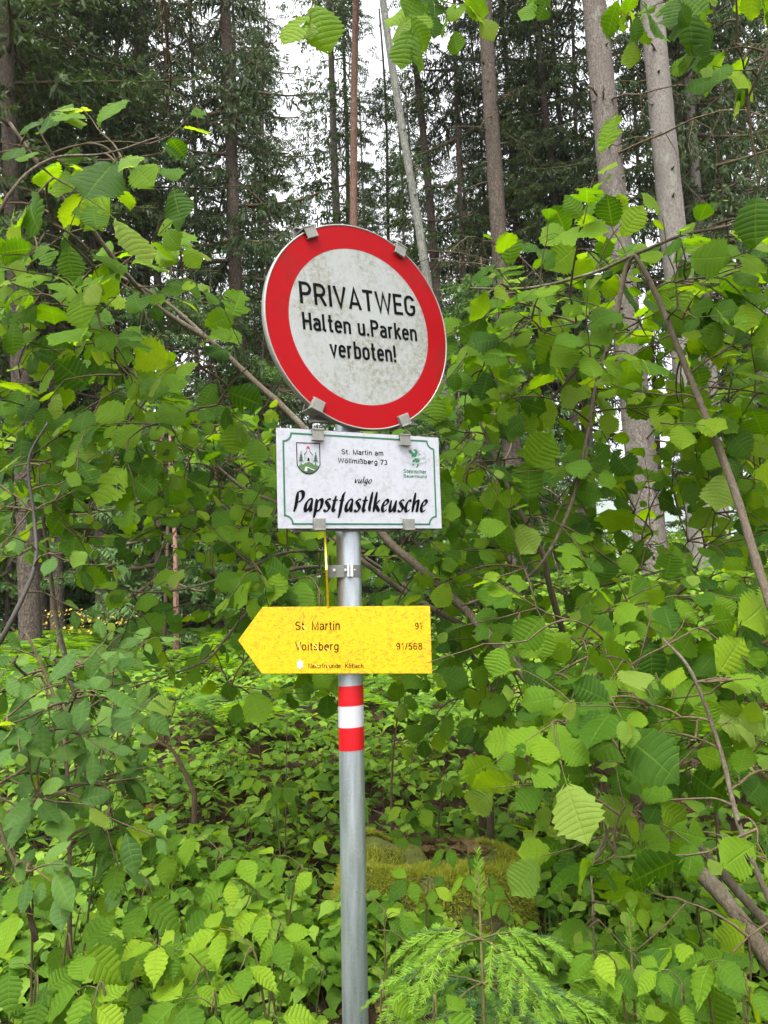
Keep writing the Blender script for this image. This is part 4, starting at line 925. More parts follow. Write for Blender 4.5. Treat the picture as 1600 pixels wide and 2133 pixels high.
# understory: small bushy spruces on the left filling the view between the trunks
CU = crown_mesh('understory_crown', 21, .5, 5.2, 1.5, 1.0, mat=M_needle_u, hangs=.5)
TU = trunk_mesh('understory_trunk', 5.3, .05, .01, M_bark, 8, 5)
for i, (px, d, s, lab) in enumerate(((330, 9.5, 1.0, 'young spruce with fresh light green tips behind the hazel, left of the name plate'), (430, 11, 1.1, 'young light green spruce next to the dark brown trunk left of the signs'), (150, 12.5, 1.1, 'young spruce between the left trunks, dull green with bare lower twigs'), (20, 11.5, 1.0, 'young spruce at the left edge behind hazel leaves'), (255, 13.5, 1.2, 'young spruce deep between the left trunks, mostly bare twigs'), (560, 14.5, 1.0, 'young spruce deep behind the left part of the name plate'), (1010, 13, .9, 'young spruce behind the hazel right of the name plate'), (1600, 13, 1.0, 'young spruce at the right edge behind the hazel'), (850, 15, 1.0, 'young spruce hidden straight behind the signs'))):
    x = at(px, 1200, d)[0]; t_ = thing('young_spruce', (x, d, float(ground_z(x, d))), lab, 'young spruce'); t_.rotation_euler[2] = i*1.3; t_.scale = (s, s, s)
    obj('trunk', TU, t_); obj('crown', CU[0], t_); obj('crown_branches', CU[1], t_)['kind'] = 'stuff'

for i in range(38):
    px = (rng.uniform(-150, 900) if i % 4 else rng.uniform(760, 1500)); d = rng.uniform(11.5, 21); s_ = rng.uniform(.7, 1.25); x = at(px, 1200, d)[0]
    t_ = thing('young_spruce', (x, d, float(ground_z(x, d))), 'dim young spruce filling the forest background low between the trunks', 'young spruce', 'young spruces low in the background'); t_.rotation_euler[2] = i*2.1; t_.scale = (s_*1.3, s_*1.3, s_)
    obj('trunk', TU, t_); obj('crown', CU[0], t_)
# ------------------------------------------------------------------ hazel shrubs
def px_path(pts):
    """(px, py, distance) triples to a smooth world path"""
    return cat([at(a, b, d) for a, b, d in pts], 6)
def grow(root, stems, anchors, r_tw=.0035, bend=.12, seed=0):
    """link each anchor to the nearest point of the growing branch structure; returns a mesh builder and the anchor frames"""
    r_ = np.random.default_rng(seed); S_ = np.concatenate(stems); out = []; mb = MB()
    A = np.array(anchors); order = np.argsort([np.min(np.linalg.norm(S_-a, axis=1)) for a in A])
    for i in order:
        a = A[i]; dd = np.linalg.norm(S_-a, axis=1)+np.clip(S_[:, 2]-a[2], 0, 1)*.25; j = int(np.argmin(dd)); s = S_[j]; L_ = np.linalg.norm(a-s)
        m_ = (a+s)/2+r_.normal(0, bend*L_*.5, 3)+np.array([0, 0, .12*L_]); q = np.linspace(0, 1, 6)[:, None]
        P = (1-q)**2*s+2*q*(1-q)*m_+q*q*a
        if L_ > .02: mb.tube(P, np.linspace(r_tw*(1+min(L_, .8)), r_tw*.55, 6), 5, False)
        S_ = np.concatenate([S_, P[2:]]); out.append((a, nrm(P[-1]-P[-3]) if L_ > .02 else nrm(r_.normal(0, 1, 3))))
    return mb, out
def twig_leaves(p, d, r_, n, spacing, s0, face, mbt, droop=.25, spread=.9, young=.08, facejit=.45, sizejit=.24):
    """a shoot with alternate leaves; returns [(matrix, is_young)]"""
    res = []; side = 1 if r_.random() < .5 else -1; P = [p.copy()]; d = nrm(d)
    for k in range(n):
        d = nrm(d+r_.normal(0, .13, 3)+np.array([0, 0, -.05*droop*k])); p = p+d*spacing*r_.uniform(.7, 1.2); P.append(p.copy())
        fn = nrm(face*np.array([1, 1.25, 1])+r_.normal(0, facejit, 3)); sd_ = nrm(np.cross(fn, d))*side; side *= -1
        if k == n-1: sd_ = sd_*.2
        ld = nrm(d*.75+sd_*spread*r_.uniform(.6, 1.2)+np.array([0, 0, -droop-.25*r_.random()]))
        yg = k == n-1 and r_.random() < young*6
        s = s0*np.exp(r_.normal(0, sizejit))*(.55 if k == n-1 and r_.random() < .6 else 1)*(1-.05*k)
        m_ = leaf_mat4(p+ld*s*.20, ld, fn, s); res.append((m_, yg, s))
    if mbt is not None: mbt.tube(np.array(P), np.linspace(.0024, .0010, len(P)), 4, False)
    return res
def sample_poly(poly, n, r_, dr):
    P = np.array(poly, float); lo, hi = P.min(0), P.max(0); out = []
    while len(out) < n:
        q = r_.uniform(lo, hi); c = False; j = len(P)-1
        for i in range(len(P)):
            if (P[i][1] > q[1]) != (P[j][1] > q[1]) and q[0] < (P[j][0]-P[i][0])*(q[1]-P[i][1])/(P[j][1]-P[i][1])+P[i][0]: c = not c
            j = i
        if c: out.append(at(q[0], q[1], dr[0]+(dr[1]-dr[0])*r_.random()**.8))
    return out
SCALE = .89; MORE = 1.6
def shrub(name, loc, label, catg, stems, areas, seed, leafmesh, stuffT, stuffmat, s0=.085, nlv=(3, 6), spacing=.055, face=TOPL, rad=(.016, .006), barkm=None, cap=300, young=.08, droop=.25, group=None, clear=None, facejit=.45, dirbias=(0, 0, 0), keepout=True, ymesh=None, spread=.9, more=None):
    """stems: list of (path, r0, r1); areas: list of (polygon, count, (near, far))"""
    r_ = np.random.default_rng(seed); t_ = thing(name, loc, label, catg, group); inv = Matrix.Translation(-Vector(loc))
    loc = np.array(loc, float); paths = []
    for P, a, b in stems:
        MB().tube(P-loc, np.linspace(a, b, len(P))*(1+.06*np.sin(np.arange(len(P))*1.9)), 10, True, .03).build('stem', barkm or M_hbark, t_, True); paths.append(P)
    anc = []
    for poly, n, dr in areas: anc += sample_poly(poly, int(round(n*((more or MORE) if n > 9 else 1))), r_, dr)
    if keepout:   # nothing may stand in front of the signs
        ok = []
        for a in anc:
            u_, v_ = proj(a)
            if a[1] < 2.25 and 470 < u_ < 1010 and v_ > 400: continue
            ok.append(a)
        anc = ok
    mb, fr = grow(None, paths, anc, seed=seed); lv = []
    for a, d in fr:
        d = d+r_.normal(0, .35, 3)+np.array(dirbias); lv += twig_leaves(a, d, r_, int(r_.integers(*nlv)), spacing, s0*SCALE, face, mb, droop, spread, young, facejit)
    keep = []
    for m_, yg, s in lv:
        c = m_[:3, 3]+m_[:3, 1]*.5; u_, v_ = proj(c); m0 = 55
        if (c[1] < 2.2 and (545-m0 < u_ < 935+m0 and v_ > 440)) or (c[1] < 2.05 and 640 < u_ < 830 and v_ > 400) or np.hypot(c[0]+.09, c[1]-2.0) < .12: continue
        if c[1] < .9: continue
        keep.append((m_, yg, s, np.linalg.norm(c-CAM), -100 < u_ < 1700 and -100 < v_ < 2233))
    keep.sort(key=lambda q: (not q[4], q[3]))
    for k, (m_, yg, s, dist, vis) in enumerate(keep[:cap]):
        ml = (ymesh or ME_hyoung) if yg else leafmesh; m2 = m_.copy(); m2[:3, 3] -= loc
        obj('leaf', ml[int(r_.integers(0, len(ml)))], t_, Matrix(m2.tolist()))
    if len(keep) > cap:
        it = []
        for m_, yg, s, dist, vis in keep[cap:]:
            m2 = m_.copy(); m2[:3, 3] -= loc; it.append((int(r_.integers(0, len(stuffT))), m2))
        joined('foliage', stuffT, it, stuffmat, t_)
    for i in range(len(mb.V)): mb.V[i] = mb.V[i]-loc
    o = mb.build('twigs', M_twig, t_, True); o['kind'] = 'stuff'
    return t_
def base(px, py, d):
    p = at(px, py, d); return (p[0], d, float(ground_z(p[0], d)))

# big hazel rooted at the lower right, its long stems leaning up to the left behind the signs
sA = px_path([(1700, 2150, 1.9), (1520, 1885, 2.0), (1400, 1760, 2.1), (1310, 1650, 2.2), (1190, 1520, 2.3), (1060, 1370, 2.4), (960, 1262, 2.5), (870, 1180, 2.5), (790, 1105, 2.55), (640, 900, 2.6), (520, 785, 2.7), (440, 712, 2.7), (330, 640, 2.65), (250, 555, 2.5), (190, 475, 2.4), (125, 405, 2.3), (20, 255, 2.2)])
sB = px_path([(1700, 2040, 2.3), (1460, 1770, 2.5), (1310, 1600, 2.6), (1160, 1450, 2.7), (1010, 1330, 2.8), (860, 1245, 2.9), (760, 1172, 2.9), (680, 1110, 3.0), (580, 1050, 3.0), (500, 1012, 3.1), (400, 925, 3.1), (285, 842, 3.1)])
sA2 = px_path([(440, 712, 2.7), (360, 640, 2.75), (300, 600, 2.8), (220, 560, 2.9)])
LA = [([(0, 640), (230, 600), (330, 640), (340, 780), (330, 900), (150, 980), (0, 1000)], 56, (2.2, 3.0)),
      ([(0, 430), (130, 470), (250, 540), (360, 470), (390, 520), (300, 620), (0, 640)], 18, (2.0, 2.6)),
      ([(0, 270), (120, 250), (330, 300), (300, 380), (110, 400), (0, 380)], 8, (1.9, 2.3)),
      ([(330, 690), (420, 720), (560, 760), (540, 860), (440, 850), (400, 790)], 7, (2.3, 2.7))]
shrub('hazel_shrub', base(1640, 1900, 2.1), 'big leaning hazel whose long stem crosses behind the signs up to the top left', 'hazel shrub', [(sA, .021, .005), (sB, .015, .006), (sA2, .008, .004)], LA, 3, ME_hazel, T_hazel_lo, M_hazel_i, s0=.094, facejit=.5, more=1.15)
sH = px_path([(-120, 700, 1.75), (-40, 520, 1.75), (30, 390, 1.75), (110, 330, 1.78), (220, 320, 1.8), (330, 285, 1.85)])
shrub('hazel_shrub', base(-150, 1500, 1.8), 'nearest hazel shoot at upper left with the largest bright leaves', 'hazel shrub', [(sH, .0055, .002)], [([(0, 280), (120, 280), (130, 400), (0, 420)], 3, (1.7, 1.85)), ([(120, 270), (330, 290), (300, 360), (130, 350)], 3, (1.75, 1.95)), ([(0, 420), (180, 400), (200, 520), (0, 560)], 3, (1.75, 1.95))], 14, ME_hazel, T_hazel_lo, M_hazel_i, s0=.118, nlv=(2, 4), facejit=.35)
# the same wood, middle band behind the name plate and arrow board: another shrub further back
sC = px_path([(1180, 1650, 3.4), (1050, 1480, 3.4), (960, 1330, 3.3), (830, 1210, 3.2), (700, 1130, 3.1), (560, 1085, 3.1)])
sC2 = px_path([(760, 1150, 3.1), (600, 1150, 2.9), (505, 1190, 2.8), (350, 1232, 2.7), (180, 1225, 2.6)])
sC3 = px_path([(700, 1180, 3.1), (600, 1190, 3.0), (520, 1270, 2.9), (470, 1330, 2.85), (420, 1380, 2.8), (250, 1440, 2.7)])
shrub('hazel_shrub', base(1180, 1650, 3.4), 'hazel spreading behind the name plate and arrow board with thin arching twigs', 'hazel shrub', [(sC, .013, .005), (sC2, .007, .003), (sC3, .008, .003)],
      [([(380, 900), (560, 900), (1000, 880), (1000, 1240), (560, 1240), (420, 1180), (330, 1000)], 62, (2.6, 3.6)), ([(340, 1140), (700, 1150), (700, 1420), (560, 1500), (430, 1400)], 24, (2.5, 3.1)), ([(180, 1200), (350, 1200), (350, 1290), (180, 1260)], 5, (2.5, 2.7)), ([(820, 1220), (1060, 1240), (1120, 1500), (900, 1500), (820, 1350)], 26, (2.5, 3.2))], 4, ME_hazel, T_hazel_lo, M_hazel_i, s0=.082)
shrub('hazel_shrub', base(120, 1350, 3.2), 'dense hazel filling the left side between the yellow leaves and the leaning stem', 'hazel shrub', [(px_path([(170, 1500, 3.4), (120, 1300, 3.3), (100, 1150, 3.2), (70, 950, 3.0)]), .013, .005)],
      [([(0, 900), (340, 860), (480, 960), (560, 1080), (350, 1150), (180, 1130), (0, 1110)], 60, (2.6, 3.6)), ([(380, 930), (560, 900), (620, 960), (620, 1150), (500, 1130)], 20, (3.0, 3.8))], 5, ME_hazel, T_hazel_lo, M_hazel_i, s0=.082)
# right side: arched stem bent over at the top
sD = px_path([(1720, 1500, 1.9), (1650, 1360, 1.95), (1595, 1230, 2.0), (1530, 1020, 2.1), (1475, 880, 2.15), (1435, 780, 2.2), (1370, 620, 2.25), (1340, 560, 2.25), (1322, 530, 2.25)])
sD2 = px_path([(1322, 530, 2.25), (1303, 560, 2.27), (1280, 680, 2.3), (1245, 790, 2.35), (1225, 900, 2.35), (1190, 1050, 2.35), (1130, 1170, 2.35), (1062, 1225, 2.4), (960, 1262, 2.45)])
sD3 = px_path([(1322, 530, 2.25), (1230, 570, 2.3), (1100, 600, 2.4), (980, 600, 2.5)])
sD4 = px_path([(1322, 530, 2.25), (1420, 490, 2.2), (1520, 470, 2.1), (1600, 440, 2.05)])
shrub('hazel_shrub', base(1700, 1500, 1.95), 'hazel at right whose bent over stem makes a peak above the right hand leaves', 'hazel shrub', [(sD, .014, .007), (sD2, .0085, .004), (sD3, .006, .003), (sD4, .006, .003)],
      [([(960, 590), (1120, 580), (1200, 490), (1330, 520), (1420, 480), (1600, 440), (1600, 620), (1400, 620), (1290, 640), (1100, 700), (960, 690)], 44, (2.0, 2.6)),
       ([(1400, 560), (1600, 560), (1600, 1000), (1480, 980), (1420, 760)], 38, (2.1, 3.0)),
       ([(960, 700), (1130, 700), (1150, 850), (1000, 900), (940, 830)], 13, (2.2, 2.8)),
       ([(1200, 640), (1420, 640), (1450, 880), (1300, 920), (1190, 760)], 17, (2.0, 2.6))], 6, ME_hazel, T_hazel_lo, M_hazel_i, s0=.088)
sE = px_path([(1280, 1560, 2.8), (1200, 1400, 2.7), (1145, 1220, 2.5), (1130, 1150, 2.45), (1080, 1060, 2.45), (1035, 960, 2.45), (1000, 880, 2.5)])
shrub('hazel_shrub', base(1280, 1560, 2.8), 'hazel with a pale curved stem right of the name plate, dense middle right leaves', 'hazel shrub', [(sE, .013, .005), (px_path([(1250, 1500, 2.8), (1400, 1250, 2.7), (1440, 1180, 2.7), (1180, 1240, 2.6)]), .008, .004)],
      [([(950, 1000), (1100, 960), (1280, 1000), (1500, 960), (1600, 1000), (1600, 1250), (1000, 1250)], 70, (2.2, 3.1)), ([(1000, 1250), (1600, 1240), (1600, 1420), (1080, 1440)], 48, (1.9, 2.8)),
       ([(940, 880), (1060, 860), (1120, 1000), (950, 1010)], 12, (2.3, 2.9))], 7, ME_hazel, T_hazel_lo, M_hazel_i, s0=.084)
# lower right, bright near leaves
sF = px_path([(1660, 2000, 1.75), (1550, 1750, 1.75), (1500, 1560, 1.8), (1440, 1400, 1.8), (1380, 1330, 1.85)])
sF2 = px_path([(1310, 1650, 2.2), (1240, 1790, 1.95), (1235, 1880, 1.9), (1240, 2010, 1.85)])
shrub('hazel_shrub', base(1640, 2000, 1.8), 'nearest hazel shoots at lower right with large bright leaves over the dark ground', 'hazel shrub', [(sF, .007, .003), (sF2, .004, .002)],
      [([(1080, 1420), (1600, 1400), (1600, 1720), (1400, 1640), (1250, 1600), (1150, 1620)], 34, (1.75, 2.3)), ([(1150, 1600), (1330, 1640), (1330, 1800), (1180, 1760)], 9, (1.75, 2.1)), ([(1430, 1650), (1600, 1700), (1600, 2080), (1520, 2000), (1480, 1850)], 9, (1.6, 1.9)), ([(1180, 1830), (1260, 1850), (1260, 2010), (1190, 1980)], 4, (1.8, 1.95)), ([(1370, 1830), (1460, 1850), (1470, 1960), (1380, 1980)], 3, (1.75, 1.85))], 8, ME_hazel, T_hazel_lo, M_hazel_i, s0=.092, young=.14, nlv=(2, 5))
# branches hanging in from above
sG = px_path([(1800, -300, 1.7), (1500, -150, 1.7), (1200, -80, 1.75), (900, -70, 1.8), (700, -60, 1.8)])
sG2 = px_path([(1800, -150, 1.7), (1650, -20, 1.7), (1590, 130, 1.75), (1560, 200, 1.8)])
shrub('overhanging_hazel', at(1800, -300, 1.7), 'hazel branches hanging into the photo from the top edge and top right corner', 'hazel branch', [(sG, .011, .004), (sG2, .006, .003)],
      [([(800, -60), (940, -60), (930, 20), (850, 10)], 9, (1.7, 1.9)), ([(940, -90), (1600, -90), (1600, 0), (1300, 0), (1150, -20)], 9, (1.65, 2.0)), ([(1160, -60), (1600, -60), (1600, 10), (1160, 0)], 8, (1.65, 2.0)), ([(1480, 60), (1600, 20), (1600, 170), (1530, 170)], 6, (1.65, 1.9)), ([(650, -50), (730, -50), (720, -20), (660, -20)], 1, (1.7, 1.8)), ([(1570, 320), (1600, 300), (1600, 380), (1580, 380)], 1, (1.7, 1.9))], 9, ME_hazel, T_hazel_lo, M_hazel_i, s0=.085, droop=.6, keepout=False, dirbias=(0, -.1, -.1), nlv=(2, 5), spacing=.036)
# left foreground: goat willow saplings with smooth leaves
WFACE = np.array([.0, -.55, .75])
for i, (pts, areas, n_, lab) in enumerate((
    ([(145, 2010, 1.75), (145, 1800, 1.75), (142, 1640, 1.75), (122, 1480, 1.8), (60, 1330, 1.8), (45, 1330, 1.8)], [([(20, 1360), (210, 1380), (250, 1700), (180, 1760), (30, 1720)], 26, (1.6, 2.0))], 31, 'smooth leaved sapling with an upright dark stem in the left foreground'),
    ([(75, 1960, 1.6), (40, 1820, 1.6), (5, 1740, 1.6), (-30, 1600, 1.6)], [([(0, 1480), (90, 1560), (80, 1850), (0, 1850)], 12, (1.5, 1.75))], 32, 'smooth leaved sapling cut by the left edge, stem leaning left'),
    ([(200, 1700, 2.1), (150, 1500, 2.1), (122, 1420, 2.1), (120, 1330, 2.1)], [([(60, 1330), (260, 1380), (290, 1560), (100, 1560)], 16, (1.9, 2.3))], 33, 'smooth leaved sapling with pale new tips below the yellow leaves at left'))):
    shrub('willow_sapling', base(*pts[0]), lab, 'willow sapling', [(px_path(pts), .0055, .0025)], areas, n_, ME_wil, T_wil_lo, M_willow, s0=.072, nlv=(3, 6), spacing=.035, face=WFACE, barkm=M_twig, young=.05)
MBk = px_path([(-20, 1370, 2.0), (25, 1290, 2.0), (72, 1180, 2.05), (72, 1085, 2.1), (60, 960, 2.1), (100, 880, 2.1)])
shrub('willow_sapling', base(-60, 1500, 2.0), 'thin black stem with round dull leaves at the left edge at mid height', 'willow sapling', [(MBk, .0075, .003)], [([(0, 960), (110, 960), (180, 1080), (120, 1260), (0, 1200)], 16, (1.9, 2.3))], 34, ME_wil, T_wil_lo, M_willow, s0=.062, nlv=(2, 5), spacing=.04, face=np.array([.1, -.8, .45]), barkm=simple('stem_black', (.03, .024, .018), .7))
# thin bare stems standing in the undergrowth
for pts, r0, lab in (([(1010, 1620, 3.4), (1025, 1500, 3.4), (1027, 1420, 3.4)], .009, 'bare thin upright stem standing left of the broken pair under the hazel'), ([(1002, 1650, 3.3), (1015, 1590, 3.3), (1045, 1540, 3.3), (1052, 1470, 3.3)], .014, 'grey upright dead stem under the hazel right of the pole'), ([(1020, 1660, 3.2), (1060, 1600, 3.2), (1100, 1530, 3.2), (1130, 1440, 3.2)], .016, 'dark stem leaning right under the hazel right of the pole'), ([(595, 1690, 3.2), (598, 1500, 3.2)], .0035, 'dry upright stalk left of the pole'), ([(405, 1655, 3.4), (385, 1610, 3.4), (355, 1560, 3.4), (300, 1535, 3.4)], .012, 'short dark forked stem in the ground cover at left'), ([(815, 1640, 3.2), (820, 1560, 3.2), (835, 1440, 3.2)], .006, 'thin grey stem just right of the pole below the arrow board'), ([(1490, 1660, 3.0), (1500, 1560, 3.0), (1480, 1480, 3.0)], .008, 'reddish thin stem at right under the bright leaves')):
    P = px_path(pts); b0 = P[0].copy(); b0[2] = float(ground_z(b0[0], b0[1])); t_ = thing('bare_stem', b0, lab, 'bare stem')
    P = np.concatenate([[b0-np.array([0, 0, .05])], P]); MB().tube(P-b0, np.linspace(r0, r0*.5, len(P)), 7, True, .04).build('stem', M_twig, t_, True)
    for k in range(3):
        i = int(rng.integers(len(P)//3, len(P)-1)); q = [P[i]-b0]; d = nrm(rng.normal(0, 1, 3)+np.array([0, 0, .6]))
        for j in range(4): d = nrm(d+rng.normal(0, .2, 3)); q.append(q[-1]+d*.05)
        MB().tube(q, np.linspace(r0*.4, r0*.15, 5), 4, False).build('side_twig', M_twig, t_, True)

# ------------------------------------------------------------------ ground cover
def in_wedge(x, y, m_=1.15): return abs(x) < (.56*y+.35)*m_
STUMP = (at(890, 1830, 2.9)[0], 2.9)
def cover(n, ylo, yhi, s_lo, s_hi, h_lo, h_hi, seed, T, mat, name, label, power=1.0, dens=None, face=(-.02, -.22, 1.0), jit=.28, stems=True):
    r_ = np.random.default_rng(seed); it = []; mb = MB(); c = 0
    while c < n:
        y = ylo+(yhi-ylo)*r_.random()**power; x = r_.uniform(-1, 1)*(.56*y+.45)*1.2
        if np.hypot(x+.089, y-2) < .045: continue
        if abs(x-STUMP[0]-.0) < .42 and -.24 < y-STUMP[1] < .30: continue
        if vnoise(x*1.7+3, y*1.7) < -.95+(.35 if y < 3.3 and x > .2 else 0): continue
        if dens is not None and r_.random() > dens(x, y): continue
        c += 1; h = r_.uniform(h_lo, h_hi); g = float(ground_z(x, y)); top = np.array([x+r_.normal(0, .03), y+r_.normal(0, .03), g+h]); s = r_.uniform(s_lo, s_hi)
        a0 = r_.uniform(0, 2*PI); fn = nrm(np.array(face)+r_.normal(0, jit, 3)*np.array([1, 1, .3])); u_, v_ = proj(top)
        if (480 < u_ < 945 and v_ < 1420 and y < 2.2) or (y < 2.05 and 620 < u_ < 850): continue
        for k, da in enumerate((0, 2.0, -2.0)):
            d = np.array([math.cos(a0+da), math.sin(a0+da), -.15-.3*r_.random()]); ss = s*(1 if k == 0 else .82)*r_.uniform(.85, 1.1)
            it.append((int(r_.integers(0, len(T))), leaf_mat4(top+d*s*(.12 if k else .3), d, nrm(fn+r_.normal(0, .12, 3)), ss)))
        if r_.random() < .45 and h > .08:
            p2 = top+np.array([r_.normal(0, .05), r_.normal(0, .05), -h*.45])
            for da in (0, 2.1, -2.1): d = np.array([math.cos(a0+1+da), math.sin(a0+1+da), -.2]); it.append((int(r_.integers(0, len(T))), leaf_mat4(p2+d*s*.2, d, nrm(fn+r_.normal(0, .2, 3)), s*.85)))
        if stems and y < 4.5: mb.tube([np.array([x, y, g-.02]), (np.array([x, y, g])+top)/2+r_.normal(0, .01, 3), top], [.0022, .0018, .0012], 3, False)
    o = joined(name, T, it, mat, None); tag(o, label, 'ground cover')
    if stems: so = mb.build('stalks', M_cane, o, False); so['kind'] = 'stuff'
    return o
cover(6800, 2.5, 9.5, .055, .095, .05, .24, 41, T_bram_lo, M_cover, 'bramble_cover', 'low carpet of light green bramble leaves over the forest floor behind the pole', 1.5)
cover(1700, 1.25, 3.2, .045, .078, .04, .20, 42, T_bram_lo, M_cover, 'undergrowth', 'low mixed leaves covering the ground in the foreground around the pole', 1.0)
cover(2600, 8.5, 24, .06, .11, .05, .30, 43, T_ov_lo, M_cover, 'undergrowth', 'pale green herbs on the forest floor far behind, between the trunks', 1.3, stems=False)
cover(1500, 6.5, 12.5, .07, .12, .08, .4, 45, T_ov_lo, M_cover, 'undergrowth', 'leafy green undergrowth on the rising bank behind the right hand hazels', 1.0, dens=lambda x, y: x > 0, stems=False)
cover(700, 1.3, 4.2, .028, .045, .02, .12, 44, T_ov_lo, M_cover, 'small_herbs', 'small rounded herb leaves low on the ground under the shrubs', 1.0, stems=False)
# ferns in the left middle distance
def frond(seed):
    r_ = np.random.default_rng(seed); V = []; F = []; n = 16
    for i in range(n):
        t_ = (i+1)/(n+1); c = np.array([0, t_, .35*math.sin(t_*2.4)-.25*t_*t_]); l = .26*math.sin(PI*min(1, t_*.9+.08))**.8*(1-.25*t_)
        for sg in (-1, 1):
            k = len(V); e = c+np.array([sg*l, .07, -.25*l]); V += [c+np.array([0, -.016, 0]), c*.5+e*.5+np.array([0, -.026, 0]), e, c*.5+e*.5+np.array([0, .026, 0]), c+np.array([0, .016, 0])]; F += [(k, k+1, k+4), (k+1, k+3, k+4), (k+1, k+2, k+3)]
    k = len(V); V += [np.array([-.006, 0, 0]), np.array([.006, 0, 0]), np.array([0, .98, .35*math.sin(2.4)-.25])]; F += [(k, k+1, k+2)]
    return np.array(V), np.array(F), np.tile([.3, .25], (len(V), 1))
T_fr = [frond(i) for i in range(3)]
it = []; r_ = np.random.default_rng(55); c = 0
while c < 190:
    y = r_.uniform(4.8, 12); px = r_.uniform(-150, 640) if c % 5 else r_.uniform(640, 1700); p = at(px, 1400, y); x = p[0]
    if vnoise(x*1.1, y*1.1+9) < -.2: continue
    g = float(ground_z(x, y)); a0 = r_.uniform(0, 6.28); nf = r_.integers(4, 8); c += 1
    for k in range(nf): a = a0+k*2*PI/nf+r_.normal(0, .2); it.append((int(r_.integers(0, 3)), leaf_mat4((x, y, g+.02), (math.cos(a), math.sin(a), .35), np.array([-.3*math.cos(a), -.3*math.sin(a), 1.]), r_.uniform(.3, .6))))
tag(joined('fern_patch', T_fr, it, M_fern), 'light green feathery ferns on the forest floor left of the arrow board', 'ferns')
# dead leaves, needles and fallen twigs on the bare floor
it = []
for i in range(5200):
    y = 1.2+7.5*r_.random()**1.3; x = r_.uniform(-1, 1)*(.56*y+.45)*1.2; g = float(ground_z(x, y)); a = r_.uniform(0, 6.28)
    it.append((int(r_.integers(0, 2)), leaf_mat4((x, y, g+r_.uniform(.003, .022)), (math.cos(a), math.sin(a), r_.normal(0, .2)), nrm(np.array([0, 0, 1.])+r_.normal(0, .35, 3)), r_.uniform(.025, .075))))
tag(joined('leaf_litter', T_ov_lo, it, M_litter), 'brown dead leaves lying on the dark forest floor', 'leaf litter')
mb = MB()
for i in range(420):
    y = 1.3+7*r_.random()**1.2; x = r_.uniform(-1, 1)*(.56*y+.45)*1.1; a = r_.uniform(0, 6.28); l = r_.uniform(.08, .5); q = []
    for k in range(4): xx = x+math.cos(a)*l*k/3+r_.normal(0, .012); yy = y+math.sin(a)*l*k/3+r_.normal(0, .012); q.append((xx, yy, float(ground_z(xx, yy))+.012+r_.uniform(0, .03)))
    mb.tube(q, np.linspace(1, .4, 4)*r_.uniform(.0015, .006), 4, False)
o = mb.build('fallen_twigs', M_dead, None, True); tag(o, 'dry grey twigs scattered over the forest floor', 'fallen twigs', kind='stuff')
# grass tuft at lower right behind
T_gr = [(np.array([(-.02, 0, 0), (.02, 0, 0), (.018, .5, .05), (-.012, .5, .05), (.004, 1, -.12)]), np.array([(0, 1, 2), (0, 2, 3), (3, 2, 4)]), np.tile([.3, .25], (5, 1)))]
it = []
for i in range(900):
    px = r_.uniform(1120, 1420); y = r_.uniform(2.6, 3.4); p = at(px, 1740, y); x = p[0]; g = float(ground_z(x, y)); a = r_.uniform(0, 6.28)
    it.append((0, leaf_mat4((x, y, g), (math.cos(a)*.6, math.sin(a)*.6, 1), np.array([math.cos(a), math.sin(a), .2]), r_.uniform(.08, .2))))
tag(joined('grass', T_gr, it, M_fern), 'dim green grass blades on the floor between stump and leaning hazel', 'grass')
# far patch of yellowing leaves
it = []
for i in range(230):
    px = r_.uniform(90, 290); y = r_.uniform(8.2, 9.6); p = at(px, r_.uniform(1268, 1322), y); d = nrm(r_.normal(0, 1, 3)); it.append((int(r_.integers(0, 2)), leaf_mat4(p, d, nrm(np.array([0, -.5, .8])+r_.normal(0, .4, 3)), r_.uniform(.02, .045))))
tag(joined('yellow_shrub', T_ov_lo, it, M_yflower), 'low twiggy shrub with yellow leaves far left between the trunks', 'shrub')

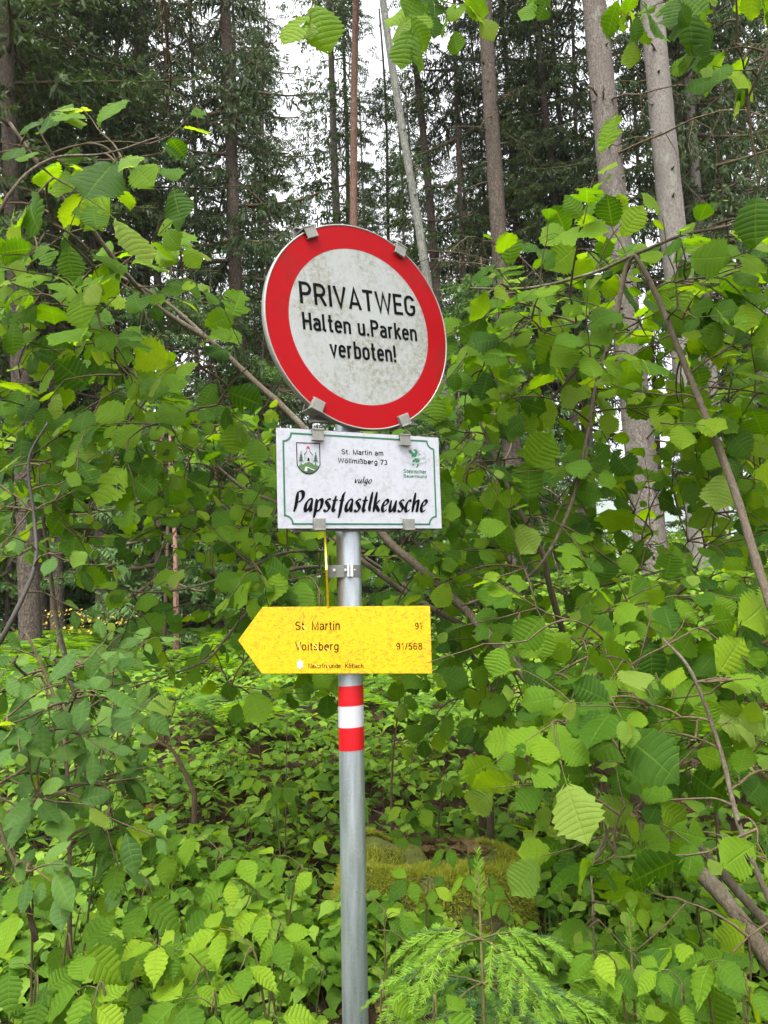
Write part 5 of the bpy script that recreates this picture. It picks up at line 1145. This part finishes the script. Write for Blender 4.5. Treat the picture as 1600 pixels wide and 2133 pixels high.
# ------------------------------------------------------------------ bramble plants in the foreground
def bramble(px, py, d, h, s, nl, lab, seed, lean=0.0, group=None):
    """arching cane with leaves of three leaflets; (px, py) is where its top leaf is seen"""
    r_ = np.random.default_rng(seed); top = at(px, py, d); g = float(ground_z(top[0]-lean*h, d+.05)); b0 = np.array([top[0]-lean*h, d+.05, g]); t_ = thing('bramble_plant', b0, lab, 'bramble', group)
    P = cat([b0-b0, (top-b0)*np.array([.25, .25, .6]), (top-b0)*np.array([.7, .7, 1.02]), top-b0], 5); MB().tube(P, np.linspace(.0036, .0014, len(P)), 6, True).build('cane', M_cane, t_, True)
    pm = MB()
    for k in range(nl):
        q = 1-.72*k/max(nl-1, 1); p = np.array([np.interp(q, np.linspace(0, 1, len(P)), P[:, c_]) for c_ in range(3)]); a = k*2.4+r_.uniform(0, 1)-.8*0
        out = np.array([math.cos(a), math.sin(a)*.8-.25, .25+.35*q]); L_ = s*r_.uniform(.4, 1.0)*(1.2 if k else .15); e = p+nrm(out)*L_
        if k: pm.tube(cat([p, (p+e)/2+np.array([0, 0, .010]), e], 4), np.linspace(.0014, .0008, 9), 4, False)
        fn = nrm(np.array([-.08, -.45, .85])+r_.normal(0, .22, 3)); ax = nrm(np.array([out[0], out[1]-.25, -.35])); ss = s*r_.uniform(.85, 1.15)*(1.0 if k else .85)
        sd_ = nrm(np.cross(fn, ax))
        for dd, sc in ((ax, 1.0), (nrm(ax*.25+sd_), .82), (nrm(ax*.25-sd_), .82)):
            u_, v_ = proj(b0+e+dd*ss*.6)
            if (b0+e)[1] < 2.06 and 655 < u_ < 815: continue
            m_ = leaf_mat4(e+dd*ss*.12, nrm(dd+np.array([0, 0, -.15])), nrm(fn+r_.normal(0, .10, 3)), ss*sc); obj('leaflet', ME_bram[int(r_.integers(0, 3))], t_, Matrix(m_.tolist()))
    if pm.V: o = pm.build('leaf_stalks', M_cane, t_, False); o['kind'] = 'stuff'
    return t_
BP = [(1060, 1905, 2.3, .06, 4, 'dull bramble hiding the lower right corner of the moss stump'), (870, 1905, 2.3, .06, 4, 'dull bramble low against the front of the moss stump, nearer the pole'), (960, 1930, 2.35, .065, 4, 'bramble low against the middle of the moss stump'), (225, 1760, 1.9, .085, 5, 'tall bramble with arching reddish cane below the smooth leaved sapling, left'), (470, 1810, 1.8, .085, 5, 'bright yellow green bramble shoot left of the pole at the height of the stump'), (290, 1880, 1.7, .10, 4, 'bramble with the largest pointed leaves in the left foreground'), (510, 1890, 1.75, .07, 4, 'small bright bramble just left of the pole, lower than the others beside it'), (330, 2010, 1.55, .06, 6, 'low bramble with small bright leaves under the largest leaved one'), (500, 2020, 1.5, .085, 4, 'bright bramble near the bottom edge left of the pole'), (80, 2080, 1.4, .085, 4, 'bright bramble in the bottom left corner'), (190, 2100, 1.35, .085, 3, 'bramble cut by the bottom edge, second from the left corner'), (440, 2110, 1.45, .11, 3, 'broad dull green bramble leaves at the bottom edge left of the pole'), (600, 1960, 1.7, .07, 5, 'bramble of small leaves touching the left side of the pole'), (400, 2060, 1.5, .06, 4, 'little bramble sprig between the larger ones at the bottom left'),
      (640, 1830, 2.0, .065, 5, 'dull bramble directly left of the pole at the moss stump'), (60, 1850, 1.6, .085, 5, 'dark green bramble at the left edge under the saplings'), (150, 1990, 1.5, .10, 4, 'dark broad leaved bramble at lower left behind the corner ones'), (360, 1790, 1.95, .08, 5, 'bramble between the arching reddish cane and the bright shoot'),
      (975, 1790, 2.35, .062, 3, 'young bramble trefoil standing above the moss stump'), (1015, 1850, 2.1, .07, 3, 'bright bramble in front of the moss stump above the spruce seedling'), (900, 1850, 2.15, .06, 3, 'bramble in front of the left half of the moss stump'), (800, 1920, 1.9, .07, 5, 'green ground elder like bramble right of the pole below the stump'), (850, 2000, 1.7, .065, 4, 'low bramble between the pole and the spruce seedling'), (800, 2080, 1.55, .06, 4, 'bramble at the foot of the pole on its right side'), (910, 2120, 1.4, .095, 2, 'pair of broad bright bramble leaves at the bottom edge before the seedling'),
      (1265, 2040, 1.6, .062, 4, 'bright five leaved bramble right of the spruce seedling'), (1420, 2090, 1.5, .06, 4, 'pale bramble with a long leaf at the bottom right'), (1330, 1890, 1.9, .06, 5, 'dull bramble under the hazel right of the small seedling'), (1450, 2020, 1.7, .07, 5, 'dark bramble between the bottom right one and the hazel stem'), (1560, 2070, 1.5, .07, 4, 'bramble in the bottom right corner'), (1200, 1640, 3.0, .075, 5, 'dull bramble behind the moss stump under the hazel'), (930, 1640, 3.1, .085, 6, 'tall bramble right behind the moss stump, left part'), (860, 1700, 3.0, .08, 6, 'bramble behind the stump next to the pole'), (560, 1650, 3.0, .08, 5, 'bramble in the carpet left of the pole, next to the dry stalk')]
for i, (px, py, d, s, nl, lab) in enumerate(BP): bramble(px, py, d, .4, s, nl, lab, 700+i, lean=rng.uniform(-.25, .25))
for i in range(26):
    px = rng.uniform(0, 1600); d = rng.uniform(1.5, 2.6); py = 1066+FPX*math.tan(math.radians(7.5)+math.atan((1.5-float(ground_z(0, d))-rng.uniform(.12, .3))/d))
    if 690 < px < 790 or (780 < px < 1180 and py > 1760): continue
    bramble(px, py, d, .4, rng.uniform(.06, .085), int(rng.integers(3, 6)), 'ordinary bramble plant among many in the green foreground', 800+i, lean=rng.uniform(-.3, .3), group='bramble plants of the foreground')

# ------------------------------------------------------------------ moss covered stump
sx, sy = STUMP; sg = float(ground_z(sx, sy)); st = thing('mossy_stump', (sx, sy, sg), 'low wide tree stump overgrown with yellow green moss right of the pole', 'tree stump')
zt = at(890, 1816, 2.75)[2]-sg; n, m_ = 56, 16; V = []; xl = at(708, 1850, 2.9)[0]-sx; xr = at(1078, 1850, 2.9)[0]-sx; hwid = (xr-xl)/2; xc = (xr+xl)/2
def srad(a, u): return 1+.10*math.sin(2*a+1.1)+.07*math.sin(5*a+u*2)+.05*math.sin(11*a+u*6)
prof = [(1.08, -.1), (1.04, .05), (.99, .3), (.95, .55), (.92, .75), (.88, .88), (.82, .96), (.74, 1.0), (.7, 1.0), (.5, .975), (.3, .96), (.12, .95)]
for r, zz in prof:
    for j in range(n):
        a = j*2*PI/n; k = srad(a, zz) if r > .4 else 1+(srad(a, zz)-1)*r/.4
        V.append((xc+hwid*r*k*math.cos(a), .30*r*k*math.sin(a), zt*zz*(1-.10*math.cos(a)+.05*math.sin(3*a))+.012*math.sin(a*5+r*9)+.02*math.sin(a*2.3+1)*zz))
F = [(i*n+j, i*n+(j+1) % n, (i+1)*n+(j+1) % n, (i+1)*n+j) for i in range(len(prof)-1) for j in range(n)]+[tuple(range((len(prof)-1)*n, len(prof)*n))]
so = obj('moss', meshdata('moss', V, F, M_mossb), st); V = np.array(V)
md = so.modifiers.new('subdivision', 'SUBSURF'); md.levels = md.render_levels = 2
tx = bpy.data.textures.new('lumps', 'CLOUDS'); tx.noise_scale = .07; dm = so.modifiers.new('lumps', 'DISPLACE'); dm.texture = tx; dm.strength = .025
T_ms = [(np.array([(-.10, 0, 0), (.10, 0, 0), (0, 1, .15)]), np.array([(0, 1, 2)]), np.zeros((3, 2)))]
it = []
for k in range(46000):
    i = int(r_.integers(1, 10)); j = int(r_.integers(0, n)); f1, f2 = r_.random(2); a, b, c, d = (V[i*n+j], V[i*n+(j+1) % n], V[(i+1)*n+(j+1) % n], V[(i+1)*n+j])
    p = (a*(1-f1)+b*f1)*(1-f2)+(d*(1-f1)+c*f1)*f2
    if p[1] > .12 and i < 6: continue
    if i >= 8 and p[1] > -.02: continue
    nn = nrm(np.cross(b-a, d-a)); 
    if nn@np.array([p[0]-xc, p[1], .1]) < 0: nn = -nn
    if vnoise(p[0]*9+20, (p[2]+p[1])*9) < -1.1: continue
    dd = nrm(nn+r_.normal(0, .55, 3)+np.array([0, 0, .1])); it.append((0, leaf_mat4(p+nn*.008, dd, nrm(r_.normal(0, 1, 3)), r_.uniform(.009, .024))))
o = joined('moss_fibres', T_ms, it, M_mossf, st)
it = []
for k in range(260):
    a = r_.uniform(0, 6.28); q = r_.random()**.5*.6; it.append((int(r_.integers(0, 2)), leaf_mat4((xc+.06+hwid*q*math.cos(a), .10+.16*q*math.sin(a), zt*1.0+r_.uniform(.0, .02)), (math.cos(a*3), math.sin(a*3), 0), nrm(np.array([0, -.2, 1.])+r_.normal(0, .4, 3)), r_.uniform(.02, .05))))
joined('litter', T_ov_lo, it, M_litter, st)

# ------------------------------------------------------------------ spruce seedlings with fresh shoots
def shoot_mesh(seed, n=160, fresh=True):
    r_ = np.random.default_rng(seed); V = []; F = []
    for i in range(n):
        t_ = (i+.5)/n; p = np.array([0, t_, -.10*t_*t_]); a = r_.uniform(0, 2*PI)
        if -2.6 < (a-2*PI if a > PI else a) < -.6 and r_.random() < .5: a = -a
        l = .19*(1-.45*t_**3)*r_.uniform(.8, 1.15); d = nrm(np.array([math.cos(a), .75+.5*t_, math.sin(a)*.65+.1])); s = nrm(np.cross(d, r_.normal(0, 1, 3)))*.0075; k = len(V)
        V += [p-s*.7, p+s*.7, p+d*l*.75+s, p+d*l]; F += [(k, k+1, k+2), (k, k+2, k+3)]
    mb = MB(); mb.tube([(0, -.03, .0), (0, .5, -.025), (0, 1, -.10)], [.016, .012, .005], 4, False)
    W = mb.V[0]; k = len(V); V += list(W); F2 = [tuple(np.array(f)+k) for f in mb.F]
    F += [(a, b, c) for a, b, c, d in F2]+[(a, c, d) for a, b, c, d in F2]
    return V, F
def shoots(mat, base_seed):
    o = []
    for i in range(3): V, F = shoot_mesh(base_seed+i); o.append(meshdata('shoot', V, np.array(F), mat))
    return o
ME_sh = shoots(M_needle_y, 60); ME_sho = shoots(M_needle_m, 70)
def seedling(px, ytop, ybase, d, nwh, L0, lab, seed, spire=True):
    r_ = np.random.default_rng(seed); p = at(px, ytop, d); b0 = np.array([p[0], d, min(float(ground_z(p[0], d)), p[2]-.1)]); H = p[2]-b0[2]; t_ = thing('spruce_seedling', b0, lab, 'spruce seedling')
    MB().tube([(0, 0, -.03), (.004, 0, H*.5), (0, 0, H*.98)], [.006, .004, .002], 7).build('stem', M_cane, t_, True)
    def put(me, pos, dr, s): obj('shoot', me[int(r_.integers(0, 3))], t_, Matrix(leaf_mat4(pos, dr, np.array([0, 0, 1.])+r_.normal(0, .1, 3), s).tolist()))
    if spire: put(ME_sh, np.array([0, 0, H*.90]), (.03, 0, 1), H*.13)
    for w_ in range(nwh):
        z = H*(.84-.46*w_/max(nwh-1, 1)); nb = 5 if w_ else 4; L_ = L0*(.50+.62*w_/max(nwh-1, 1)); a0 = r_.uniform(0, 6.28)
        for b in range(nb):
            a = a0+b*2*PI/nb+r_.normal(0, .2); o = np.array([math.cos(a), math.sin(a)*.9-.12, 0]); P = [np.array([0, 0, z])+o*L_*q+np.array([0, 0, L_*(.22*q-.42*q*q)]) for q in np.linspace(0, 1, 6)]
            MB().tube(P, np.linspace(.0024, .0010, 6), 4, False).build('branch', M_cane, t_, True)
            sid = np.array([-o[1], o[0], 0]); put(ME_sh, P[-1]-nrm(P[-1]-P[-2])*.01, nrm(P[-1]-P[-2])+np.array([0, 0, -.1]), .085*r_.uniform(.8, 1.2))
            ns = 2+int(L_/.075)
            for k in range(ns):
                q = .22+.72*k/ns; pos = np.array([np.interp(q, np.linspace(0, 1, 6), np.array(P)[:, c_]) for c_ in range(3)])
                for sg in (-1, 1):
                    if r_.random() < .1: continue
                    dr = o*.8+sid*sg*r_.uniform(.35, .8)+np.array([0, 0, -.55*r_.random()-.22]); ln = (.04+.06*(1-q)*L_/.25)*r_.uniform(.8, 1.2)
                    if L_ > .2 and q < .6: put(ME_sho, pos, dr, ln*1.0); put(ME_sh, pos+nrm(dr)*ln*.95, dr+np.array([0, 0, -.3]), .11*r_.uniform(.8, 1.2)); put(ME_sh, pos+nrm(dr)*ln*.5, dr+o*.8, .08)
                    else: put(ME_sh, pos, dr, .095*r_.uniform(.7, 1.15))
            for k in range(3): q = k/3; pos = np.array([np.interp(q+.1, np.linspace(0, 1, 6), np.array(P)[:, c_]) for c_ in range(3)]); put(ME_sho, pos, o+np.array([0, 0, -.15]), L_*.3)
    return t_
seedling(996, 1800, 2133, 1.62, 6, .36, 'spruce seedling with bright soft needles at the bottom, right of the pole', 91)
seedling(1310, 1905, 2133, 1.72, 3, .13, 'smallest spruce seedling, right of the bigger one, with one clear top shoot', 92)

# ------------------------------------------------------------------ air
hm = bpy.data.materials.new('haze'); hm.use_nodes = True; t = hm.node_tree; t.nodes.remove(t.nodes['Principled BSDF'])
pv = t.nodes.new('ShaderNodeVolumePrincipled'); pv.inputs['Color'].default_value = (.92, .95, 1, 1); pv.inputs['Density'].default_value = .0005; pv.inputs['Anisotropy'].default_value = .2
t.links.new(pv.outputs[0], t.nodes['Material Output'].inputs['Volume'])
tag(MB().box((50, 1000, 230), (3300, 2600, 330)).build('haze', hm), kind='stuff')
